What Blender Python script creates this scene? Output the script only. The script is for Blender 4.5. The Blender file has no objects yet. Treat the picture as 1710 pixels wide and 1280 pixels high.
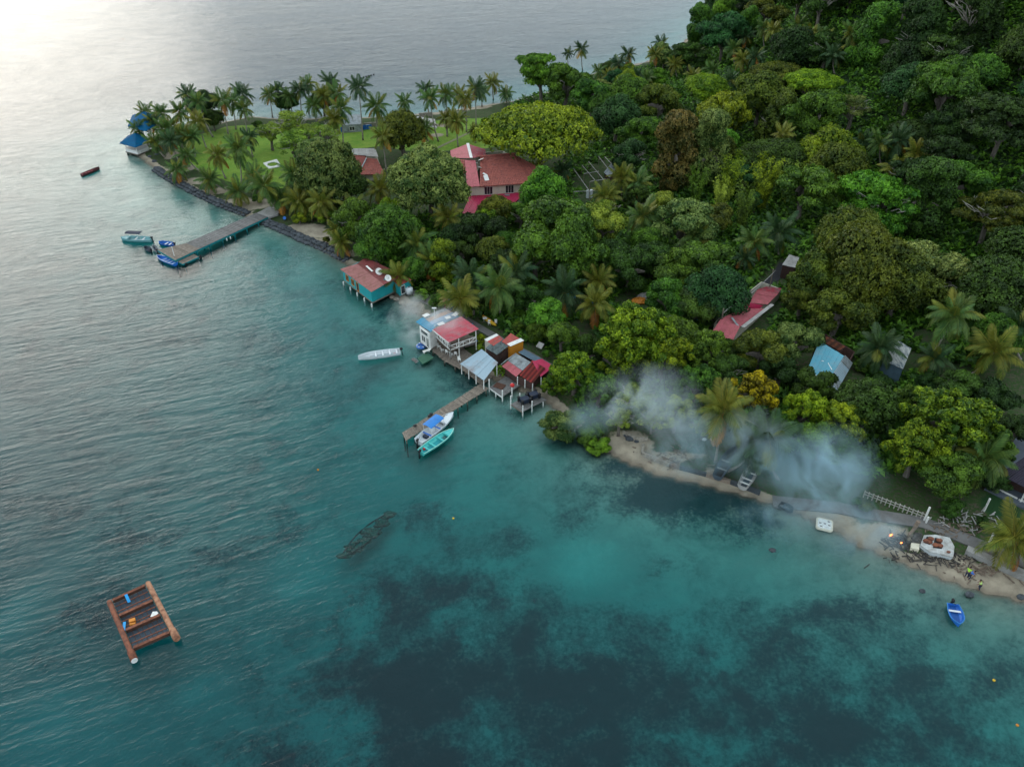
import bpy, math, random
import numpy as np
from mathutils import Vector, Matrix
R = math.radians
random.seed(7)
scn = bpy.context.scene
COL = scn.collection

# ------------------------------------------------------------------ camera, sky, sun, exposure
CAM_H, PITCH, FPX = 80.0, R(36.0), 1317.0
cd = bpy.data.cameras.new('camera'); cam = bpy.data.objects.new('camera', cd); COL.objects.link(cam)
cam.location = (0, 0, CAM_H); cam.rotation_euler = (R(90) - PITCH, 0, 0)
cd.sensor_width = 36; cd.lens = 36 * FPX / 1710; cd.clip_start = .5; cd.clip_end = 20000
scn.camera = cam
SUN_AZ, SUN_EL = R(-38), R(21)
w = bpy.data.worlds.new('World'); scn.world = w; w.use_nodes = True
nt = w.node_tree; bg = nt.nodes['Background']
sky = nt.nodes.new('ShaderNodeTexSky'); sky.sky_type = 'NISHITA'; sky.sun_disc = False
sky.sun_elevation = SUN_EL; sky.sun_rotation = SUN_AZ
sky.air_density = 1.0; sky.dust_density = 0.4; sky.ozone_density = 1.6
# thin even cloud over the clear sky, a little warmer low down towards the sun
tcw = nt.nodes.new('ShaderNodeTexCoord'); nsw = nt.nodes.new('ShaderNodeTexNoise'); nsw.inputs['Scale'].default_value = 2.2; nsw.inputs['Detail'].default_value = 5
mpw = nt.nodes.new('ShaderNodeMapping'); mpw.inputs['Scale'].default_value = (1, 1, 3); nt.links.new(tcw.outputs['Generated'], mpw.inputs[0]); nt.links.new(mpw.outputs[0], nsw.inputs[0])
rpw = nt.nodes.new('ShaderNodeMapRange'); nt.links.new(nsw.outputs[0], rpw.inputs[0]); rpw.inputs[1].default_value = .3; rpw.inputs[2].default_value = .7; rpw.inputs[3].default_value = .78; rpw.inputs[4].default_value = .93
mxw = nt.nodes.new('ShaderNodeMix'); mxw.data_type = 'RGBA'; nt.links.new(rpw.outputs[0], mxw.inputs[0]); nt.links.new(sky.outputs[0], mxw.inputs[6]); mxw.inputs[7].default_value = (4.7, 5.4, 5.8, 1)
nt.links.new(mxw.outputs[2], bg.inputs[0]); bg.inputs[1].default_value = .15
sd = bpy.data.lights.new('sun', 'SUN'); sun = bpy.data.objects.new('sun', sd); COL.objects.link(sun)
sd.energy = 0.7; sd.angle = R(36); sd.color = (1, .91, .78)
sun.rotation_euler = Vector((math.sin(SUN_AZ) * math.cos(SUN_EL), math.cos(SUN_AZ) * math.cos(SUN_EL), math.sin(SUN_EL))).to_track_quat('Z', 'Y').to_euler()
scn.view_settings.view_transform = 'Standard'; scn.view_settings.look = 'None'
scn.view_settings.gamma = 1; scn.view_settings.use_curve_mapping = False
scn.view_settings.exposure = 0.72
cy = scn.cycles
cy.max_bounces = 5; cy.diffuse_bounces = 2; cy.glossy_bounces = 2; cy.transmission_bounces = 2
cy.transparent_max_bounces = 12; cy.volume_bounces = 1; cy.volume_max_steps = 40; cy.volume_step_rate = 3
cy.use_denoising = True; cy.sample_clamp_indirect = 4

# ------------------------------------------------------------------ ground shape
cP, sP = math.cos(PITCH), math.sin(PITCH)
def ray(px, py):
    u, v = (px - 855) / FPX, (py - 640) / FPX
    return np.array([u, cP - v * sP, -sP - v * cP])
def Z0(px, py, z=0.0):
    d = ray(px, py); t = (z - CAM_H) / d[2]
    return Vector((d[0] * t, d[1] * t, z))
SHORE = [(232,262),(262,282),(300,309),(350,334),(400,356),(440,373),(500,398),(545,420),(580,441),(612,452),(650,480),(672,508),(705,528),(728,560),
         (770,596),(812,628),(850,646),(905,662),(960,712),(1000,748),(1040,768),(1100,792),(1190,812),(1265,834),(1330,856),(1390,884),(1430,908),(1500,936),
         (1560,960),(1620,982),(1710,1004),(1800,1025),(2050,1070),(2300,1100)]
FAR = [(2600,250),(2600,-150),(1700,-190),(1330,-120),(1240,-20),(1185,28),(1150,62),(1120,92),(1060,108),(985,124),(930,150),(860,168),(800,177),(745,186),
       (700,190),(620,196),(560,197),(480,200),(420,194),(360,207),(320,206),(290,214),(250,228),(236,243)]
POLY = np.array([[*Z0(*p)[:2]] for p in SHORE + FAR])
def sdf(poly, x, y):
    """signed distance, positive inside"""
    x = np.asarray(x, float); y = np.asarray(y, float)
    d = np.full(x.shape, 1e18); ins = np.zeros(x.shape, bool)
    n = len(poly)
    for i in range(n):
        ax, ay = poly[i]; bx, by = poly[(i + 1) % n]
        ex, ey = bx - ax, by - ay
        t = np.clip(((x - ax) * ex + (y - ay) * ey) / (ex * ex + ey * ey + 1e-9), 0, 1)
        d = np.minimum(d, (x - ax - t * ex) ** 2 + (y - ay - t * ey) ** 2)
        c = ((ay > y) != (by > y)) & (x < (bx - ax) * (y - ay) / (by - ay + 1e-12) + ax)
        ins ^= c
    d = np.sqrt(d)
    return np.where(ins, d, -d)
def sstep(a, b, v):
    t = np.clip((v - a) / (b - a), 0, 1); return t * t * (3 - 2 * t)
_rs = np.random.RandomState(3)
_tab = _rs.rand(64, 64)
def vnoise(x, y):
    xi = np.floor(x).astype(int); yi = np.floor(y).astype(int); fx = x - xi; fy = y - yi
    fx = fx * fx * (3 - 2 * fx); fy = fy * fy * (3 - 2 * fy)
    a = _tab[xi % 64, yi % 64]; b = _tab[(xi + 1) % 64, yi % 64]; c = _tab[xi % 64, (yi + 1) % 64]; d = _tab[(xi + 1) % 64, (yi + 1) % 64]
    return (a * (1 - fx) + b * fx) * (1 - fy) + (c * (1 - fx) + d * fx) * fy
def fbm(x, y, s, o=4):
    v = 0; a = .5
    for i in range(o):
        v = v + a * vnoise(x / s + 17.3 * i, y / s + 9.1 * i); a *= .5; s *= .5
    return v
def gfun(x, y):
    x = np.asarray(x, float); y = np.asarray(y, float)
    d = sdf(POLY, x, y)
    land = .12 + 1.1 * (1 - np.exp(-np.maximum(d, 0) / 9))
    hill = 48 * sstep(0, 1, ((x - 78) + (y - 150) * .34) / 150) * sstep(8, 70, d)
    land = land + hill + (fbm(x, y, 14) - .45) * .5 * sstep(4, 20, d)
    sea = -.1 - 9.0 * (1 - np.exp(np.minimum(d, 0) / 55)) + (fbm(x + 50, y, 22) - .45) * 1.4 * sstep(0, 25, -d)
    return np.where(d > 0, land, sea)
gx = np.arange(-330, 420, 2.0); gy = np.arange(10, 760, 2.0)
GX, GY = np.meshgrid(gx, gy, indexing='ij'); GRID = gfun(GX, GY)
def g(x, y):
    i = min(max((x + 330) / 2, 0), len(gx) - 2.001); j = min(max((y - 10) / 2, 0), len(gy) - 2.001)
    a, b = int(i), int(j); fx, fy = i - a, j - b
    return (GRID[a, b] * (1 - fx) + GRID[a + 1, b] * fx) * (1 - fy) + (GRID[a, b + 1] * (1 - fx) + GRID[a + 1, b + 1] * fx) * fy
def P(px, py, h=0.0):
    """the place in the world, h metres above the ground (or the water), that stands at this point of the photograph"""
    d = ray(px, py); t0 = 20.0; prev = t0
    for k in range(700):
        t = t0 * 1.006 ** k
        p = d * t; z = CAM_H + p[2]
        if z <= max(g(p[0], p[1]), 0) + h: 
            lo, hi = prev, t
            for _ in range(18):
                m = (lo + hi) / 2; q = d * m
                if CAM_H + q[2] <= max(g(q[0], q[1]), 0) + h: hi = m
                else: lo = m
            q = d * hi
            return Vector((q[0], q[1], CAM_H + q[2]))
        prev = t
    return Vector((d[0] * t, d[1] * t, 0))
def ppm(p):   # photograph pixels per metre at a place
    return FPX / (p[1] * cP + (CAM_H - p[2]) * sP)

# ------------------------------------------------------------------ materials
def nodes(m):
    m.use_nodes = True; n = m.node_tree; n.nodes.clear()
    o = n.nodes.new('ShaderNodeOutputMaterial'); b = n.nodes.new('ShaderNodeBsdfPrincipled')
    n.links.new(b.outputs[0], o.inputs[0]); return n, b, o
MATS = {}
def mat(name, c, rough=.7, var=.25, c2=None, scale=1.2, metal=0, spec=.3, grain=None, rnd=.0, amt=.55):
    """painted or weathered surface: colour with blotches of C2 (wear, rust, grime) and a per-object shift"""
    if name in MATS: return MATS[name]
    m = bpy.data.materials.new(name); n, b, o = nodes(m); L = n.links.new
    c2 = c2 or tuple(x * (1 - var) for x in c)
    tc = n.nodes.new('ShaderNodeTexCoord'); mp = n.nodes.new('ShaderNodeMapping')
    geo = n.nodes.new('ShaderNodeNewGeometry'); L(geo.outputs['Position'], mp.inputs[0])
    if grain: mp.inputs['Scale'].default_value = grain
    ns = n.nodes.new('ShaderNodeTexNoise'); ns.inputs['Scale'].default_value = scale; ns.inputs['Detail'].default_value = 6; ns.inputs['Roughness'].default_value = .65
    L(mp.outputs[0], ns.inputs[0])
    rp = n.nodes.new('ShaderNodeValToRGB'); rp.color_ramp.elements[0].position = amt - .12; rp.color_ramp.elements[1].position = amt + .13
    rp.color_ramp.elements[0].color = (*c, 1); rp.color_ramp.elements[1].color = (*c2, 1)
    L(ns.outputs[0], rp.inputs[0])
    out = rp.outputs[0]
    ns2 = n.nodes.new('ShaderNodeTexNoise'); ns2.inputs['Scale'].default_value = 7; ns2.inputs['Detail'].default_value = 3; L(geo.outputs['Position'], ns2.inputs[0])
    oi = n.nodes.new('ShaderNodeObjectInfo')
    hs = n.nodes.new('ShaderNodeHueSaturation')
    ma = n.nodes.new('ShaderNodeMath'); ma.operation = 'MULTIPLY_ADD'; ma.inputs[1].default_value = .35; ma.inputs[2].default_value = .82 - rnd / 2; L(ns2.outputs[0], ma.inputs[0])
    mb = n.nodes.new('ShaderNodeMath'); mb.operation = 'MULTIPLY_ADD'; mb.inputs[1].default_value = rnd; L(oi.outputs['Random'], mb.inputs[0]); L(ma.outputs[0], mb.inputs[2])
    L(mb.outputs[0], hs.inputs['Value']); L(out, hs.inputs['Color']); L(hs.outputs[0], b.inputs['Base Color'])
    b.inputs['Roughness'].default_value = rough; b.inputs['Metallic'].default_value = metal; b.inputs['Specular IOR Level'].default_value = spec
    MATS[name] = m; return m
def leafmat(name, dark, light, rough=.55, rnd=.35):
    if name in MATS: return MATS[name]
    m = bpy.data.materials.new(name); n, b, o = nodes(m); L = n.links.new
    at = n.nodes.new('ShaderNodeAttribute'); at.attribute_name = 'tint'
    oi = n.nodes.new('ShaderNodeObjectInfo'); geo = n.nodes.new('ShaderNodeNewGeometry')
    ns = n.nodes.new('ShaderNodeTexNoise'); ns.inputs['Scale'].default_value = .55; ns.inputs['Detail'].default_value = 3; L(geo.outputs['Position'], ns.inputs[0])
    a = n.nodes.new('ShaderNodeMath'); a.operation = 'MULTIPLY_ADD'; a.inputs[1].default_value = 1.5; a.inputs[2].default_value = -.85; L(ns.outputs[0], a.inputs[0])
    a2 = n.nodes.new('ShaderNodeMath'); a2.operation = 'ADD'; a2.use_clamp = True; L(a.outputs[0], a2.inputs[0]); L(at.outputs['Fac'], a2.inputs[1])
    mx = n.nodes.new('ShaderNodeMix'); mx.data_type = 'RGBA'; L(a2.outputs[0], mx.inputs[0]); mx.inputs[6].default_value = (*dark, 1); mx.inputs[7].default_value = (*light, 1)
    hs = n.nodes.new('ShaderNodeHueSaturation')
    r1 = n.nodes.new('ShaderNodeMath'); r1.operation = 'MULTIPLY_ADD'; r1.inputs[1].default_value = rnd; r1.inputs[2].default_value = 1 - rnd / 2; L(oi.outputs['Random'], r1.inputs[0]); L(r1.outputs[0], hs.inputs['Value'])
    r3 = n.nodes.new('ShaderNodeMath'); r3.operation = 'MULTIPLY'; r3.inputs[1].default_value = 7.31; L(oi.outputs['Random'], r3.inputs[0])
    r4 = n.nodes.new('ShaderNodeMath'); r4.operation = 'FRACT'; L(r3.outputs[0], r4.inputs[0])
    r2 = n.nodes.new('ShaderNodeMath'); r2.operation = 'MULTIPLY_ADD'; r2.inputs[1].default_value = .04; r2.inputs[2].default_value = .48; L(r4.outputs[0], r2.inputs[0]); L(r2.outputs[0], hs.inputs['Hue'])
    L(mx.outputs[2], hs.inputs['Color']); L(hs.outputs[0], b.inputs['Base Color'])
    b.inputs['Roughness'].default_value = rough; b.inputs['Specular IOR Level'].default_value = .25
    tr = n.nodes.new('ShaderNodeBsdfTranslucent'); L(hs.outputs[0], tr.inputs[0])
    ms = n.nodes.new('ShaderNodeMixShader'); ms.inputs[0].default_value = .22; L(b.outputs[0], ms.inputs[1]); L(tr.outputs[0], ms.inputs[2]); L(ms.outputs[0], o.inputs[0])
    MATS[name] = m; return m
LF = dict(  # dark ends deepened as crown shade, light ends raised in place of sun
 dark=leafmat('leaf_dark', (0.019,0.047,0.009), (0.113,0.236,0.0237)),
 mid=leafmat('leaf_mid', (0.0283,0.0745,0.0101), (0.194,0.372,0.0269)),
 yellow=leafmat('leaf_yellow', (0.0419,0.0925,0.00672), (0.418,0.521,0.0194)),
 gray=leafmat('leaf_gray', (0.0395,0.0862,0.0169), (0.422,0.496,0.12)),
 olive=leafmat('leaf_olive', (0.034,0.0593,0.00786), (0.236,0.273,0.0216)),
 bright=leafmat('leaf_bright', (0.0473,0.123,0.0113), (0.293,0.546,0.0323)),
 lime=leafmat('leaf_lime', (0.0736,0.148,0.00786), (0.505,0.645,0.0216)),
 flower=leafmat('leaf_flower', (0.0785,0.0745,0.00563), (0.887,0.746,0.00862), rnd=.1),
 brown=leafmat('leaf_brown', (0.0354,0.0494,0.0101), (0.316,0.236,0.0484)),
 teal=leafmat('leaf_teal', (0.0126,0.0494,0.0146), (0.0811,0.236,0.0539)),
 deep=leafmat('leaf_deep', (0.0111,0.0297,0.00672), (0.0648,0.137,0.0194)),
 pale=leafmat('leaf_pale', (0.0785,0.148,0.0169), (0.487,0.62,0.0646)),
)
PF = dict(green=leafmat('frond_green', (.03,.085,.02), (.14,.22,.04)), gold=leafmat('frond_gold', (.06,.10,.012), (.26,.25,.03), rnd=.4),
          dead=leafmat('frond_dead', (0.21,0.112,0.025), (0.525,0.256,0.0375)), teal=leafmat('frond_teal', (.015,.05,.018), (.07,.13,.04)))
BARK = mat('bark', (.16,.14,.12), .9, c2=(.07,.06,.05), scale=1.5, grain=(3,3,.6))
PBARK = mat('palm_bark', (.30,.27,.23), .9, c2=(.15,.13,.11), scale=1.2, grain=(1,1,4))

# ------------------------------------------------------------------ mesh helpers
def tag(o, label=None, cat=None, group=None, kind=None):
    for k, v in (('label', label), ('category', cat), ('group', group), ('kind', kind)):
        if v: o[k] = v
    return o
def empty(name, loc, label=None, cat=None, group=None, rz=0, kind=None):
    o = bpy.data.objects.new(name, None); COL.objects.link(o); o.location = loc; o.rotation_euler = (0, 0, rz); o.empty_display_size = .3
    return tag(o, label, cat, group, kind)
def link(name, me, m=None, parent=None, loc=None, rot=None, sc=None):
    o = bpy.data.objects.new(name, me); COL.objects.link(o)
    if m is not None:
        if not me.materials: me.materials.append(None)
        o.material_slots[0].link = 'OBJECT'; o.material_slots[0].material = m
    if parent is not None: o.parent = parent
    if loc is not None: o.location = loc
    if rot is not None: o.rotation_euler = rot
    if sc is not None: o.scale = sc
    return o
def npmesh(name, V, F, tint=None, smooth=False):
    me = bpy.data.meshes.new(name); V = np.asarray(V, np.float32); F = np.asarray(F, np.int32); k = F.shape[1]
    me.vertices.add(len(V)); me.vertices.foreach_set('co', V.ravel())
    me.loops.add(F.size); me.loops.foreach_set('vertex_index', F.ravel())
    me.polygons.add(len(F)); me.polygons.foreach_set('loop_start', np.arange(0, F.size, k, dtype=np.int32)); me.polygons.foreach_set('loop_total', np.full(len(F), k, np.int32))
    if smooth: me.polygons.foreach_set('use_smooth', np.ones(len(F), bool))
    if tint is not None:
        a = me.attributes.new('tint', 'FLOAT', 'POINT'); a.data.foreach_set('value', np.asarray(tint, np.float32))
    me.update(); me.validate(); return me
class MB:
    def __init__(s): s.v = []; s.f = []
    def add(s, vs, fs):
        n = len(s.v); s.v += [tuple(v) for v in vs]; s.f += [tuple(i + n for i in f) for f in fs]; return s
    def box(s, c, d, rz=0, rx=0, ry=0):
        c = Vector(c); M = Matrix.Rotation(rz, 3, 'Z') @ Matrix.Rotation(ry, 3, 'Y') @ Matrix.Rotation(rx, 3, 'X')
        vs = [c + M @ Vector((x * d[0] / 2, y * d[1] / 2, z * d[2] / 2)) for z in (-1, 1) for x, y in ((-1,-1),(1,-1),(1,1),(-1,1))]
        return s.add(vs, [(3,2,1,0),(4,5,6,7),(0,1,5,4),(1,2,6,5),(2,3,7,6),(3,0,4,7)])
    def beam(s, a, b, wd, hg):
        a, b = Vector(a), Vector(b); d = (b - a).normalized(); up = Vector((0,0,1))
        if abs(d.z) > .95: up = Vector((0,1,0))
        x = d.cross(up).normalized() * wd / 2; y = x.cross(d).normalized() * hg / 2
        vs = [p + x * i + y * j for p in (a, b) for i, j in ((-1,-1),(1,-1),(1,1),(-1,1))]
        return s.add(vs, [(3,2,1,0),(4,5,6,7),(0,1,5,4),(1,2,6,5),(2,3,7,6),(3,0,4,7)])
    def tube(s, pts, rs, n=8, cap=True):
        pts = [Vector(p) for p in pts]; 
        if not hasattr(rs, '__len__'): rs = [rs] * len(pts)
        vs = []; 
        for i, p in enumerate(pts):
            d = (pts[min(i + 1, len(pts) - 1)] - pts[max(i - 1, 0)]).normalized()
            x = d.cross(Vector((0,1,.01)) if abs(d.y) < .8 else Vector((1,0,.01))).normalized(); y = d.cross(x)
            vs += [p + (x * math.cos(2 * math.pi * k / n) + y * math.sin(2 * math.pi * k / n)) * rs[i] for k in range(n)]
        fs = [(i * n + k, i * n + (k + 1) % n, (i + 1) * n + (k + 1) % n, (i + 1) * n + k) for i in range(len(pts) - 1) for k in range(n)]
        if cap: fs += [tuple(range(n - 1, -1, -1)), tuple((len(pts) - 1) * n + k for k in range(n))]
        return s.add(vs, fs)
    def prism(s, poly, z0, z1):
        n = len(poly); vs = [(p[0], p[1], z0) for p in poly] + [(p[0], p[1], z1) for p in poly]
        return s.add(vs, [tuple(range(n - 1, -1, -1)), tuple(range(n, 2 * n))] + [(i, (i + 1) % n, n + (i + 1) % n, n + i) for i in range(n)])
    def slab(s, q, th):
        """solid sheet through the corner points q, thickness th downwards"""
        n = len(q); q = [Vector(p) for p in q]; vs = q + [p - Vector((0,0,th)) for p in q]
        return s.add(vs, [tuple(range(n)), tuple(range(2 * n - 1, n - 1, -1))] + [((i + 1) % n, i, n + i, n + (i + 1) % n) for i in range(n)])
    def ball(s, c, r, n=8, m=5):
        c = Vector(c); r = Vector(r) if hasattr(r, '__len__') else Vector((r, r, r)); vs = []
        for i in range(m + 1):
            t = math.pi * i / m
            vs += [c + Vector((r.x * math.sin(t) * math.cos(2 * math.pi * k / n), r.y * math.sin(t) * math.sin(2 * math.pi * k / n), r.z * math.cos(t))) for k in range(n)]
        return s.add(vs, [(i * n + k, (i + 1) * n + k, (i + 1) * n + (k + 1) % n, i * n + (k + 1) % n) for i in range(m) for k in range(n)])
    def build(s, name, m, parent=None, smooth=False, local=False):
        off = Vector((0,0,0))
        if parent is not None and not local:
            off = parent.location.copy(); q = parent.parent
            while q is not None: off += q.location; q = q.parent
        me = bpy.data.meshes.new(name); me.from_pydata([Vector(v) - off for v in s.v], [], s.f)
        if smooth:
            for p in me.polygons: p.use_smooth = True
        me.materials.append(m); me.update()
        o = bpy.data.objects.new(name, me); COL.objects.link(o)
        if parent is not None: o.parent = parent
        return o
    def solo(s, name, m, base, label, cat, group=None, kind=None, smooth=False):
        """a thing that is one mesh, origin at its base"""
        o = s.build(name, m, None, smooth); b = Vector(base); o.data.transform(Matrix.Translation(-b)); o.location = b
        return tag(o, label, cat, group, kind)
def lerp(a, b, t): return Vector(a) * (1 - t) + Vector(b) * t
# ------------------------------------------------------------------ ground and seabed: one sheet
def axis(lo, hi, step, far, gr):
    a = list(np.arange(lo, hi, step)); s = step; x = a[-1]
    while x < far: s *= gr; x += s; a.append(x)
    s = step; x = a[0]
    while x > -far: s *= gr; x -= s; a.insert(0, x)
    return np.array(a)
ax = axis(-150, 150, 1.1, 7000, 1.07); ay = axis(40, 250, 1.1, 7000, 1.05)
AX, AY = np.meshgrid(ax, ay, indexing='ij')
GZ = gfun(AX, AY)
nx, ny = AX.shape
idx = np.arange(nx * ny).reshape(nx, ny)
F = np.stack([idx[:-1, :-1].ravel(), idx[1:, :-1].ravel(), idx[1:, 1:].ravel(), idx[:-1, 1:].ravel()], 1)
me = npmesh('ground', np.stack([AX.ravel(), AY.ravel(), GZ.ravel()], 1), F, smooth=True)
def blobs(lst, z=0):
    v = np.zeros(AX.shape)
    for px, py, rx, ry, s in lst:
        c = Z0(px, py, z); e = Z0(px + rx, py, z); f = Z0(px, py - ry, z); k = Z0(px, py + ry, z)
        a = abs(e.x - c.x); b = (f.y - k.y) / 2
        v = np.maximum(v, s * np.exp(-((AX - c.x) / a) ** 2 * .9 - ((AY - c.y) / b) ** 2 * .9))
    return v
SEAGRASS = [(1320,1130,330,90,.8),(1050,1040,200,60,.6),(1620,1150,80,60,.6),(880,1060,150,60,.8),(1000,1140,260,110,1),(720,1110,200,110,1),(850,1240,430,80,1),(1380,1210,300,80,.95),(600,1250,160,45,.8),(770,975,110,60,.8),(640,990,110,60,.75),
            (1150,838,120,40,1.5),(1060,792,80,20,1.2),(1060,850,60,26,1.0),(1230,880,60,30,.8),(1400,1025,120,34,1.0),(1340,1090,130,50,.9),(95,1000,60,45,.6),(240,870,120,40,.45),(960,870,55,26,.7),
            (700,850,80,35,.55),(470,870,110,40,.5),(910,1000,70,50,.6),(1500,1130,110,60,.8),(180,830,60,26,.4),(330,900,60,60,.5),(570,500,20,40,.0),(640,540,50,24,.5),(800,640,60,20,.5),
            (1060,745,60,14,.5),(60,1070,60,30,.5),(1120,940,60,30,.5),(1250,1010,60,20,.5),(860,905,50,40,.6),(1640,1240,80,50,.6)]
LAWN = np.array([[*Z0(*p)[:2]] for p in [(300,262),(330,232),(380,215),(450,212),(560,212),(640,214),(740,205),(800,202),(850,212),(850,250),(700,262),(640,250),(560,262),(520,300),(470,322),(420,322),(360,300),(320,285)]])
SANDS = [(330,305,26,7,.9),(365,322,26,7,.9),(400,338,26,6,.9),(290,262,16,10,.8),(690,230,20,4,.5),(540,393,40,9,.9),(595,425,20,8,.9),(420,345,50,10,1),(500,385,50,9,1),(560,405,40,8,1),(650,190,130,6,1),(780,180,50,7,1),(1050,745,50,26,1),(1100,770,60,16,.9),(1130,765,80,10,.7),(1560,943,70,20,1.1),(1660,965,70,20,1.1),(1460,900,70,26,1.1),(1380,870,60,18,.9),
         (300,285,35,8,.9),(690,515,25,10,1),(740,215,20,5,.7),(730,232,14,4,.9),(1190,790,70,12,.6),(1640,930,60,12,.6)]
d_land = sdf(POLY, AX, AY)
PALE = [(985,935,95,60,.9),(900,880,60,40,.5),(1260,945,110,34,.55),(1130,905,90,22,.3),(500,930,90,70,.8),(640,800,120,60,.5),(60,1180,230,120,1),(10,990,60,90,1),(300,1120,90,60,.8),(1100,1000,70,30,.6),(1340,1000,90,30,.5),(640,1070,30,14,.6),(1480,1100,60,26,.4)]
att = {'palesand': blobs(PALE, -2), 'seagrass': blobs(SEAGRASS, -2), 'lawn': sstep(-2.5, 2.5, sdf(LAWN, AX, AY)),
       'sand': np.maximum(np.maximum(blobs(SANDS), sstep(3.0, .5, d_land) * (d_land > -50)), (d_land <= 0) * 1.0),
       'green': blobs([(1665,855,34,24,1),(1640,930,40,14,.8)])}
for k, v in att.items():
    a = me.attributes.new(k, 'FLOAT', 'POINT'); a.data.foreach_set('value', v.ravel().astype(np.float32))
m = bpy.data.materials.new('ground'); n, b, o = nodes(m); L = n.links.new
def N(t, **kw):
    x = n.nodes.new(t)
    for k, v in kw.items(): setattr(x, k, v)
    return x
def val(x, i, v): x.inputs[i].default_value = v; return x
def attr(k): x = N('ShaderNodeAttribute'); x.attribute_name = k; return x.outputs['Fac']
def noise(s, det=5, rg=.6, vec=None, dist=0):
    x = N('ShaderNodeTexNoise'); x.inputs['Scale'].default_value = s; x.inputs['Detail'].default_value = det; x.inputs['Roughness'].default_value = rg; x.inputs['Distortion'].default_value = dist
    L(vec or POS, x.inputs[0]); return x.outputs[0]
def math_(op, a, b_=None, c=None, clamp=False):
    x = N('ShaderNodeMath', operation=op, use_clamp=clamp)
    for i, v in enumerate((a, b_, c)):
        if v is None: continue
        if isinstance(v, (int, float)): x.inputs[i].default_value = v
        else: L(v, x.inputs[i])
    return x.outputs[0]
def mixc(f, a, b_):
    x = N('ShaderNodeMix', data_type='RGBA')
    for i, v in ((0, f), (6, a), (7, b_)):
        if isinstance(v, tuple): x.inputs[i].default_value = (*v, 1)
        elif isinstance(v, (int, float)): x.inputs[i].default_value = v
        else: L(v, x.inputs[i])
    return x.outputs[2]
def ramp(f, a, b_):
    x = N('ShaderNodeMapRange', interpolation_type='SMOOTHSTEP'); L(f, x.inputs[0]); x.inputs[1].default_value = a; x.inputs[2].default_value = b_; return x.outputs[0]
POS = N('ShaderNodeNewGeometry').outputs['Position']
sep_ = N('ShaderNodeSeparateXYZ'); L(POS, sep_.inputs[0])
n_big = noise(.05, 6); n_mid = noise(.35, 6, .7); n_fine = noise(2.2, 5, .7); n_patch = noise(.12, 9, .74, dist=.15)
sandc = mixc(ramp(n_mid, .35, .7), (.38,.33,.25), (.24,.205,.155))
bedsand = mixc(ramp(n_patch, .35, .68), (.33,.36,.30), (.16,.22,.19))
gr = math_('ADD', attr('seagrass'), math_('MULTIPLY_ADD', n_patch, 2.8, -1.50))
bedsand = mixc(ramp(math_('ADD', attr('palesand'), math_('MULTIPLY_ADD', n_patch, 2.6, -1.4)), .2, 1.1), bedsand, (.44,.47,.39))
gr = math_('MULTIPLY_ADD', attr('palesand'), -.5, gr)
gr = math_('ADD', gr, math_('MULTIPLY_ADD', n_fine, 1.3, -.65))
bed = mixc(ramp(gr, -.02, .88), bedsand, mixc(n_fine, (.010,.046,.056), (.04,.10,.10)))  # weed tinted teal to stand in for light scattered by the water
earth = mixc(ramp(n_mid, .3, .7), (.045,.042,.028), (.10,.088,.062))
earth = mixc(ramp(n_fine, .38, .58), earth, (.035,.075,.02))
earth = mixc(ramp(sep_.outputs[2], 3, 8), earth, (.02,.04,.015))
lawnc = mixc(ramp(n_mid, .3, .7), (.12,.24,.03), (.22,.30,.05)); lawnc = mixc(ramp(n_fine, .4, .75), lawnc, (.08,.18,.025))
lawnc = mixc(ramp(n_patch, .62, .75), lawnc, (.20,.18,.09))
c = mixc(ramp(math_('ADD', attr('lawn'), math_('MULTIPLY_ADD', n_mid, .6, -.3)), .4, .6), earth, lawnc)
c = mixc(ramp(math_('ADD', attr('green'), math_('MULTIPLY_ADD', n_mid, .6, -.3)), .4, .6), c, (.02,.055,.02))
c = mixc(ramp(math_('ADD', attr('sand'), math_('MULTIPLY_ADD', n_mid, .8, -.4)), .45, .6), c, sandc)
sep = N('ShaderNodeSeparateXYZ'); L(POS, sep.inputs[0])
wet = ramp(math_('MULTIPLY_ADD', n_mid, .25, sep.outputs[2]), .42, .18)
c = mixc(math_('MULTIPLY', wet, .55), c, (.12,.095,.07))
c = mixc(ramp(sep.outputs[2], .05, -.25), c, bed)
L(c, b.inputs['Base Color']); b.inputs['Roughness'].default_value = .95; b.inputs['Specular IOR Level'].default_value = .1
bp = N('ShaderNodeBump'); bp.inputs['Strength'].default_value = .6; bp.inputs['Distance'].default_value = .25; L(n_fine, bp.inputs['Height']); L(bp.outputs[0], b.inputs['Normal'])
me.materials.append(m); tag(link('ground', me), kind='structure', label=None)

# ------------------------------------------------------------------ water: clear body with absorption, rippled skin
S = 6800
mb = MB(); mb.prism([(-S,-S),(S,-S),(S,S),(-S,S)], -30, 0)
m = bpy.data.materials.new('sea_water'); n, b, o = nodes(m); L = n.links.new; n.nodes.remove(b)
POS = N('ShaderNodeNewGeometry').outputs['Position']
def stretched(rz, sx, sy):
    x = N('ShaderNodeMapping'); x.vector_type = 'TEXTURE'; x.inputs['Rotation'].default_value = (0, 0, rz); x.inputs['Scale'].default_value = (1 / sx, 1 / sy, 1); L(POS, x.inputs[0]); return x.outputs[0]
w1 = noise(.62, 4, .6, stretched(R(20), .26, 1.15), .25)
w2 = noise(2.0, 3, .6, stretched(R(28), .42, 1.15), .25)
w3 = noise(.09, 3, .5, stretched(R(12), .4, 1.2), .4)
w0 = noise(.03, 4, .6)
h = math_('ADD', math_('MULTIPLY', w1, 1.0), math_('MULTIPLY', w2, .34))
h = math_('ADD', h, math_('MULTIPLY', w3, 1.2))
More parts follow.
